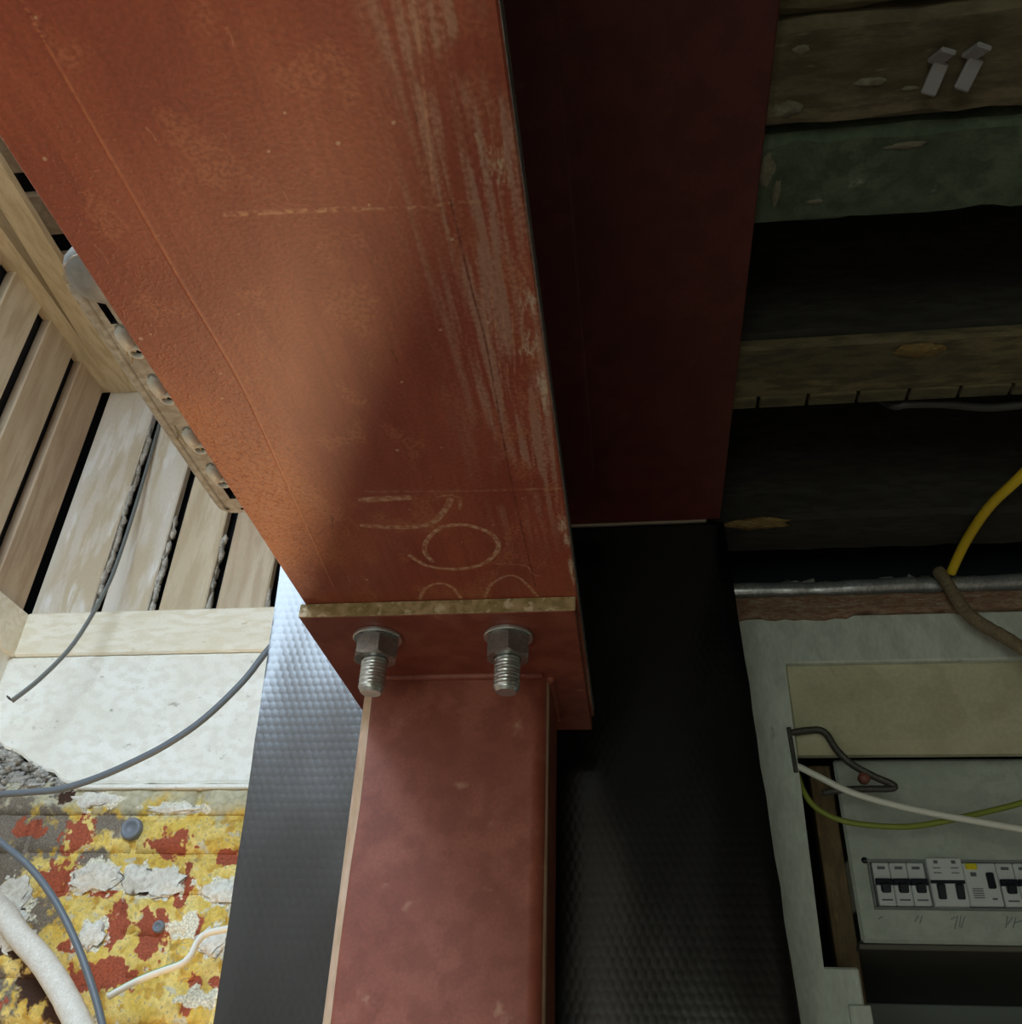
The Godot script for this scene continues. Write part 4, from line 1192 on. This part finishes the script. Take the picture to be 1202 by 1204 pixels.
func build_left_things() -> void:
	# pale timber along the top of the left wall
	var hd := flat()
	hexa(hd, [Vector3(-1.252, 3.5, -0.50), Vector3(-1.206, 3.5, -0.50), Vector3(-1.206, 3.518, -0.50), Vector3(-1.252, 3.518, -0.50), Vector3(-1.346, 3.5, -1.748), Vector3(-1.270, 3.5, -1.748), Vector3(-1.270, 3.518, -1.748), Vector3(-1.346, 3.518, -1.748)])
	tag(obj("timber_bearer", done(hd), M.timber), "pale new timber running along the top of the boarded left wall", "timber")
	# slotted dusty strip that sits on the beam's lower flange and sticks out at the left
	var sp := thing("slotted_strip", "dusty grey slotted strip sticking out along the beam's left edge", "metal strip", Vector3(-0.24, BEAM_Y + 0.0125, -0.37))
	var csg := CSGCombiner3D.new()
	csg.name = "strip_body"
	var outer := CSGPolygon3D.new()
	outer.name = "outline"
	var poly := PackedVector2Array()
	for e in [[-0.2400, -0.2830, 0.0210, 180.0, 360.0], [-0.2290, -0.4730, 0.0060, 0.0, 90.0], [-0.2520, -0.4700, 0.0090, 90.0, 180.0]]:
		for i in 9:
			var a := deg_to_rad(lerpf(e[3], e[4], i / 8.0))
			# seen from above: x, and z turned over
			poly.append(Vector2(e[0] + cos(a) * e[2], -(e[1] - sin(a) * e[2])))
	# keep the outline in order round the strip
	var hull := Geometry2D.convex_hull(poly)
	hull.remove_at(hull.size() - 1)
	outer.polygon = hull
	outer.depth = 0.020
	outer.rotation.x = -PI / 2
	outer.material = M.galv
	csg.add_child(outer)
	var cuts := [[-0.2492, -0.2985, 0.0040, 0.0170], [-0.2480, -0.2865, 0.0060, 0.0030], [-0.2475, -0.4565, 0.0045, 0.0125], [-0.2435, -0.4745, 0.0070, 0.0022]]
	for e in cuts:
		var cut := CSGBox3D.new()
		cut.name = "slot"
		cut.operation = CSGShape3D.OPERATION_SUBTRACTION
		cut.size = Vector3(e[2], e[3], 0.016)
		cut.position = Vector3(e[0], -e[1], -0.0145)
		cut.material = M.void  # slot insides coloured dark, shade put into the recess
		outer.add_child(cut, true)
	sp.add_child(csg)
	csg.global_position = Vector3(0, BEAM_Y + 0.0328, 0)
	# rounded nose, rolled edge and stud clips with holes
	var nose := tool()
	lump(nose, Vector3(-0.2435, BEAM_Y + 0.0175, -0.2790), Vector3(0.0165, 0.0100, 0.0175), 5, 0.02, 24, 14)
	obj("rounded_nose", done(nose), M.galv_dark, sp)
	var roll := tool()
	tube(roll, [Vector3(-0.2570, BEAM_Y + 0.0165, -0.281), Vector3(-0.2588, BEAM_Y + 0.0165, -0.37), Vector3(-0.2588, BEAM_Y + 0.0165, -0.464), Vector3(-0.2560, BEAM_Y + 0.0160, -0.472)], 0.0046, 14, 6)
	obj("rolled_edge", done(roll), M.galv, sp)
	for p in [[-0.2470, -0.3170], [-0.2470, -0.3540], [-0.2470, -0.3990], [-0.2470, -0.4340]]:
		var cl := tool()
		lump(cl, Vector3(p[0] - 0.0010, BEAM_Y + 0.0120, p[1]), Vector3(0.0044, 0.0042, 0.0085), 9, 0.12, 16, 10)
		var cm := obj("stud_clip", done(cl), M.clip_white, sp)
		var ho := tool()
		lathe(ho, Vector3(p[0] + 0.0015, BEAM_Y + 0.0090, p[1] - 0.0080), [[0.0020, 0.0050], [0.0046, 0.0050], [0.0046, 0.0006], [0.0034, 0.0], [0.0028, 0.0006], [0.0026, 0.0050]], 18)
		obj("ring", done(ho), M.clip_white, cm)
		var hb := tool()
		lathe(hb, Vector3(p[0] + 0.0015, BEAM_Y + 0.0120, p[1] - 0.0080), [[0.0, 0.0], [0.0028, 0.0], [0.0028, 0.002], [0.0, 0.002]], 14)
		obj("hole_bottom", done(hb), M.void, cm)  # near-black disc, shade of the hole put into its colour
	var sw := tool()
	var r := RandomNumberGenerator.new()
	r.seed = 3
	for i in 9:
		var a := Vector3(r.randf_range(-0.252, -0.243), BEAM_Y + 0.0115, r.randf_range(-0.335, -0.310)) if i < 6 else Vector3(r.randf_range(-0.256, -0.243), BEAM_Y + 0.0115, r.randf_range(-0.42, -0.38))
		tube(sw, [a, a + Vector3(r.randf_range(-0.004, 0.004), -0.0016, r.randf_range(-0.006, 0.006)), a + Vector3(r.randf_range(-0.006, 0.006), 0.0012, r.randf_range(-0.012, 0.012))], 0.00025, 5, 3)
	var so := obj("dry_straw", done(sw), M.straw, sp)
	so.set_meta("kind", "stuff")
	# cables
	var c1 := thing("grey_cable", "grey cable coming out of a board gap and hanging over the cream timber", "cable", Vector3(-1.19, 2.84, -1.66))
	obj("sheath", cable([Vector3(-1.1912, 3.4424, -1.7520), Vector3(-1.1815, 3.3343, -1.7420), Vector3(-1.1637, 3.1223, -1.7200), Vector3(-1.1450, 2.9543, -1.6900), Vector3(-1.1365, 2.8437, -1.6650), Vector3(-1.1550, 2.7115, -1.6440), Vector3(-1.1872, 2.6227, -1.6211), Vector3(-1.2171, 2.5654, -1.6000)], 0.0062, 12, 0.6), M.grey_cable, c1)
	for e in [Vector3(-0.004, 0.006, 0), Vector3(0.004, 0.002, 0.004)]:
		obj("wire_end", cable([Vector3(-1.2150, 2.5690, -1.6010), Vector3(-1.2200, 2.5650, -1.5990) + e * 0.5, Vector3(-1.2260, 2.5690, -1.5980) + e], 0.0017, 6), M.iron, c1)
	tag(obj("blue_grey_cable", cable([Vector3(-0.400, 2.900, -1.485), Vector3(-0.520, 2.800, -1.49), Vector3(-0.6244, 2.6744, -1.5000), Vector3(-0.6693, 2.6117, -1.5050), Vector3(-0.7046, 2.5572, -1.5100), Vector3(-0.7648, 2.4901, -1.5150), Vector3(-0.8281, 2.4436, -1.5200), Vector3(-0.8938, 2.4102, -1.5250), Vector3(-0.9538, 2.3862, -1.5300), Vector3(-1.0160, 2.3697, -1.5350), Vector3(-1.0827, 2.3654, -1.5400), Vector3(-1.1595, 2.3640, -1.5600), Vector3(-1.3, 2.3550, -1.66), Vector3(-1.372, 2.35, -1.70)], 0.0062, 12), M.blue_cable), "blue-grey cable sweeping from behind the pier across the white board", "cable")
	tag(obj("blue_grey_cable", cable([Vector3(-1.375, 2.42, -1.64), Vector3(-1.2081, 2.3321, -1.6000), Vector3(-1.1436, 2.2944, -1.6000), Vector3(-1.0706, 2.2507, -1.6000), Vector3(-1.0038, 2.1948, -1.6000), Vector3(-0.9436, 2.1283, -1.6000), Vector3(-0.8970, 2.0650, -1.6000), Vector3(-0.8635, 2.0119, -1.6000), Vector3(-0.8364, 1.9586, -1.6000), Vector3(-0.8105, 1.90, -1.6000), Vector3(-0.78, 1.70, -1.62), Vector3(-0.77, 1.40, -1.70), Vector3(-0.77, 1.2, -1.748)], 0.0062, 12), M.blue_cable), "blue-grey cable arching down over the yellow brick beside the thick white one", "cable")
	tag(obj("white_flex", cable([Vector3(-1.30, 2.250, -1.775), Vector3(-1.2400, 2.228, -1.7600), Vector3(-1.1869, 2.1971, -1.7400), Vector3(-1.1316, 2.1579, -1.7200), Vector3(-1.0688, 2.1206, -1.7000), Vector3(-1.0051, 2.0747, -1.6800), Vector3(-0.9425, 2.0200, -1.6600), Vector3(-0.8942, 1.9709, -1.6400), Vector3(-0.84, 1.88, -1.6300), Vector3(-0.80, 1.70, -1.66), Vector3(-0.79, 1.45, -1.73), Vector3(-0.79, 1.30, -1.745)], 0.0215, 18, 1.0, 0.02), M.white_flex), "thick white cable coming out of the brick at the lower left", "cable")
	var ww := thing("white_wire", "thin bent white wire with a green streak in front of the yellow brick", "wire", Vector3(-0.8, 2.1, -1.68))
	var wp := [Vector3(-0.52, 2.23, -1.70), Vector3(-0.6774, 2.1849, -1.7000), Vector3(-0.7232, 2.1710, -1.6956), Vector3(-0.7587, 2.1615, -1.6911), Vector3(-0.7707, 2.1469, -1.6867), Vector3(-0.7761, 2.1245, -1.6822), Vector3(-0.7893, 2.1103, -1.6778), Vector3(-0.8183, 2.0986, -1.6733), Vector3(-0.8510, 2.0843, -1.6689), Vector3(-0.8757, 2.0703, -1.6644), Vector3(-0.8971, 2.0565, -1.6600)]
	wp.push_front(Vector3(-0.385, 2.26, -1.66))
	obj("sheath", cable(wp, 0.0075, 12, 0.7), M.white_cable, ww)
	var gp := []
	for p in wp.slice(5):
		gp.append(p + Vector3(0.0015, 0.0048, 0.0042))
	obj("green_streak", cable(gp, 0.0016, 6), M.green, ww)
	var pg := tool()
	lathe(pg, Vector3(-0.9810, 2.3566, BACK), [[0.0, 0.003], [0.010, 0.004], [0.013, 0.0085], [0.019, 0.0085], [0.021, 0.005], [0.022, -0.01]], 20, Basis(Vector3.RIGHT, PI / 2))
	tag(obj("wall_plug", done(pg), M.plug), "large round blue-grey plug in the upper part of the yellow brick", "plug", "plugs in the brick wall")
	var pq := tool()
	lathe(pq, Vector3(-0.8794, 2.1808, BACK), [[0.0, 0.004], [0.005, 0.0045], [0.007, 0.0075], [0.0095, 0.0075], [0.011, 0.004], [0.011, -0.01]], 16, Basis(Vector3.RIGHT, PI / 2))
	tag(obj("wall_plug", done(pq), M.plug), "small blue-grey plug in bare red brick above the thin white wire", "plug", "plugs in the brick wall")

func build_right_things() -> void:
	tag(obj("lead_pipe", cable([Vector3(0.09, 2.4430, -1.006), Vector3(0.1631, 2.4429, -1.006), Vector3(0.2220, 2.4419, -1.007), Vector3(0.2802, 2.4426, -1.005), Vector3(0.3379, 2.4439, -1.006), Vector3(0.3849, 2.4421, -1.006), Vector3(0.4527, 2.4444, -1.006), Vector3(0.70, 2.4450, -1.006), Vector3(1.2, 2.443, -1.006)], 0.0105, 14, 1.0, 0.09), M.lead), "dull silver-grey pipe lying along the red-brown timber", "pipe")
	tag(obj("dark_cable", cable([Vector3(0.2500, 2.505, -0.7300), Vector3(0.2600, 2.4870, -0.7226), Vector3(0.2738, 2.4850, -0.7191), Vector3(0.3054, 2.4850, -0.7217), Vector3(0.3461, 2.4850, -0.7301), Vector3(0.3779, 2.4850, -0.7290), Vector3(0.4204, 2.4850, -0.7251), Vector3(0.6, 2.4850, -0.715), Vector3(0.9, 2.49, -0.70)], 0.0042, 10), M.black_cable), "dark grey cable along the joist with lath stubs", "cable")
	tag(obj("yellow_cable", cable([Vector3(0.56, 2.60, -0.73), Vector3(0.45, 2.500, -0.76), Vector3(0.4053, 2.472, -0.8277), Vector3(0.3903, 2.4715, -0.8815), Vector3(0.3849, 2.4710, -0.9414), Vector3(0.3800, 2.4630, -0.9780), Vector3(0.3755, 2.4540, -0.9960)], 0.0055, 12), M.yellow), "yellow cable coming down in front of the last joist to the pipe", "cable")
	tag(obj("brown_cable", cable([Vector3(0.3600, 2.4545, -0.9900), Vector3(0.3645, 2.4248, -0.9792), Vector3(0.3697, 2.3977, -0.9733), Vector3(0.3810, 2.3755, -0.9675), Vector3(0.3991, 2.3558, -0.9617), Vector3(0.4119, 2.3388, -0.9558), Vector3(0.4352, 2.3133, -0.9500), Vector3(0.55, 2.20, -0.96), Vector3(0.60, 1.9, -1.003)], 0.0072, 12, 1.0, 0.06), M.sheath), "grey-brown cable hooked over the pipe and hanging before the cupboard", "cable")
	tag(obj("white_cable", cable([Vector3(0.1600, 2.2380, -1.030), Vector3(0.1690, 2.2310, -1.0050), Vector3(0.1904, 2.2177, -1.0000), Vector3(0.2218, 2.1999, -0.9990), Vector3(0.2614, 2.1869, -0.9986), Vector3(0.3005, 2.1769, -0.9964), Vector3(0.3389, 2.1687, -0.9943), Vector3(0.3780, 2.1607, -0.9921), Vector3(0.4209, 2.1529, -0.9900), Vector3(0.6, 2.12, -0.99), Vector3(0.9, 1.90, -1.005)], 0.0036, 10), M.white_cable), "white cable slung across the cupboard opening in front of the fuse box", "cable")
	tag(obj("earth_cable", cable([Vector3(0.1620, 2.2420, -1.030), Vector3(0.1733, 2.2270, -1.0200), Vector3(0.1778, 2.2070, -1.0180), Vector3(0.1881, 2.1885, -1.0160), Vector3(0.2115, 2.1748, -1.0140), Vector3(0.2441, 2.1691, -1.0120), Vector3(0.2770, 2.1678, -1.0100), Vector3(0.3106, 2.1724, -1.0080), Vector3(0.3446, 2.1795, -1.0060), Vector3(0.3699, 2.1849, -1.0040), Vector3(0.3884, 2.1895, -1.0020), Vector3(0.4302, 2.2025, -1.0000), Vector3(0.52, 2.27, -1.02), Vector3(0.60, 2.30, -1.045)], 0.0030, 10), M.earth), "green and yellow cable sagging below the white one before the fuse box", "cable")
	# window-stay shaped iron bar on the post
	var sy := thing("iron_stay", "bent grey iron stay fixed to the white cupboard post", "stay", Vector3(0.169, 2.245, -1.0))
	var pl := flat()
	cbox(pl, Vector3(0.1690, 2.2455, -1.0050), Vector3(0.0046, 0.0500, 0.0160), 0.0008, Basis(Vector3.BACK, 0.03))
	obj("fixing_plate", done(pl), M.iron, sy)
	var br := tool()
	tube(br, [Vector3(0.1698, 2.2643, -1.0), Vector3(0.1800, 2.2660, -1.0), Vector3(0.1898, 2.2672, -1.0), Vector3(0.2000, 2.2672, -1.0), Vector3(0.2075, 2.2620, -1.0), Vector3(0.2141, 2.2470, -1.0), Vector3(0.2266, 2.2310, -1.0), Vector3(0.2460, 2.2178, -1.0), Vector3(0.2655, 2.2076, -1.0), Vector3(0.2640, 2.2040, -1.001), Vector3(0.2396, 2.2040, -1.002), Vector3(0.2138, 2.2036, -1.004), Vector3(0.1950, 2.2010, -1.006)], 0.0044, 8, 4, 0.8)
	obj("bar", done(br), M.iron, sy)
	var kb := tool()
	lathe(kb, Vector3(0.2391, 2.2160, -1.003), [[0.0, 0.006], [0.0045, 0.0055], [0.0062, 0.003], [0.0062, -0.004], [0.0, -0.005]], 16, Basis(Vector3.RIGHT, PI / 2))
	obj("knob", done(kb), M.brown_knob, sy)

func build_unseen_lamp() -> void:
	# unseen lamp behind the pier, out of view, placed to light the beam's underside
	var at := Vector3(-0.628, 1.05, -1.50)
	var aim := (Vector3(-0.20, 2.20, -0.36) - at).normalized()
	var lp := thing("unseen_lamp", "unseen lamp on a stand behind the pier, placed to light the beam underside", "lamp", Vector3(at.x, 0, at.z))
	var bs := Basis.looking_at(aim, Vector3.UP)
	var bd := flat()
	cbox(bd, at - aim * 0.03, Vector3(0.09, 0.24, 0.05), 0.01, bs)
	obj("housing", done(bd), M.lamp_body, lp)
	var gl := flat()
	cbox(gl, at - aim * 0.002, Vector3(0.06, 0.20, 0.006), 0.002, bs)
	obj("lamp_lens", done(gl), M.lamp_glow, lp)
	var pt := tool()
	tube(pt, [at - aim * 0.05, Vector3(at.x, at.y - 0.12, at.z - 0.05), Vector3(at.x, 0.25, at.z)], 0.014, 10, 3)
	obj("pole", done(pt), M.iron, lp)
	for k in 3:
		var a := TAU * k / 3 + 0.4
		var lg := tool()
		tube(lg, [Vector3(at.x, 0.45, at.z), Vector3(at.x + cos(a) * 0.2, 0.012, at.z + sin(a) * 0.2)], 0.010, 8, 2)
		obj("leg", done(lg), M.iron, lp)
	area_light("unseen_lamp_light", at + aim * 0.01, aim, Vector2(0.06, 0.20), Color(1.0, 0.84, 0.64), 80.0, lp)  # out of view, lights the underside of the beam from below
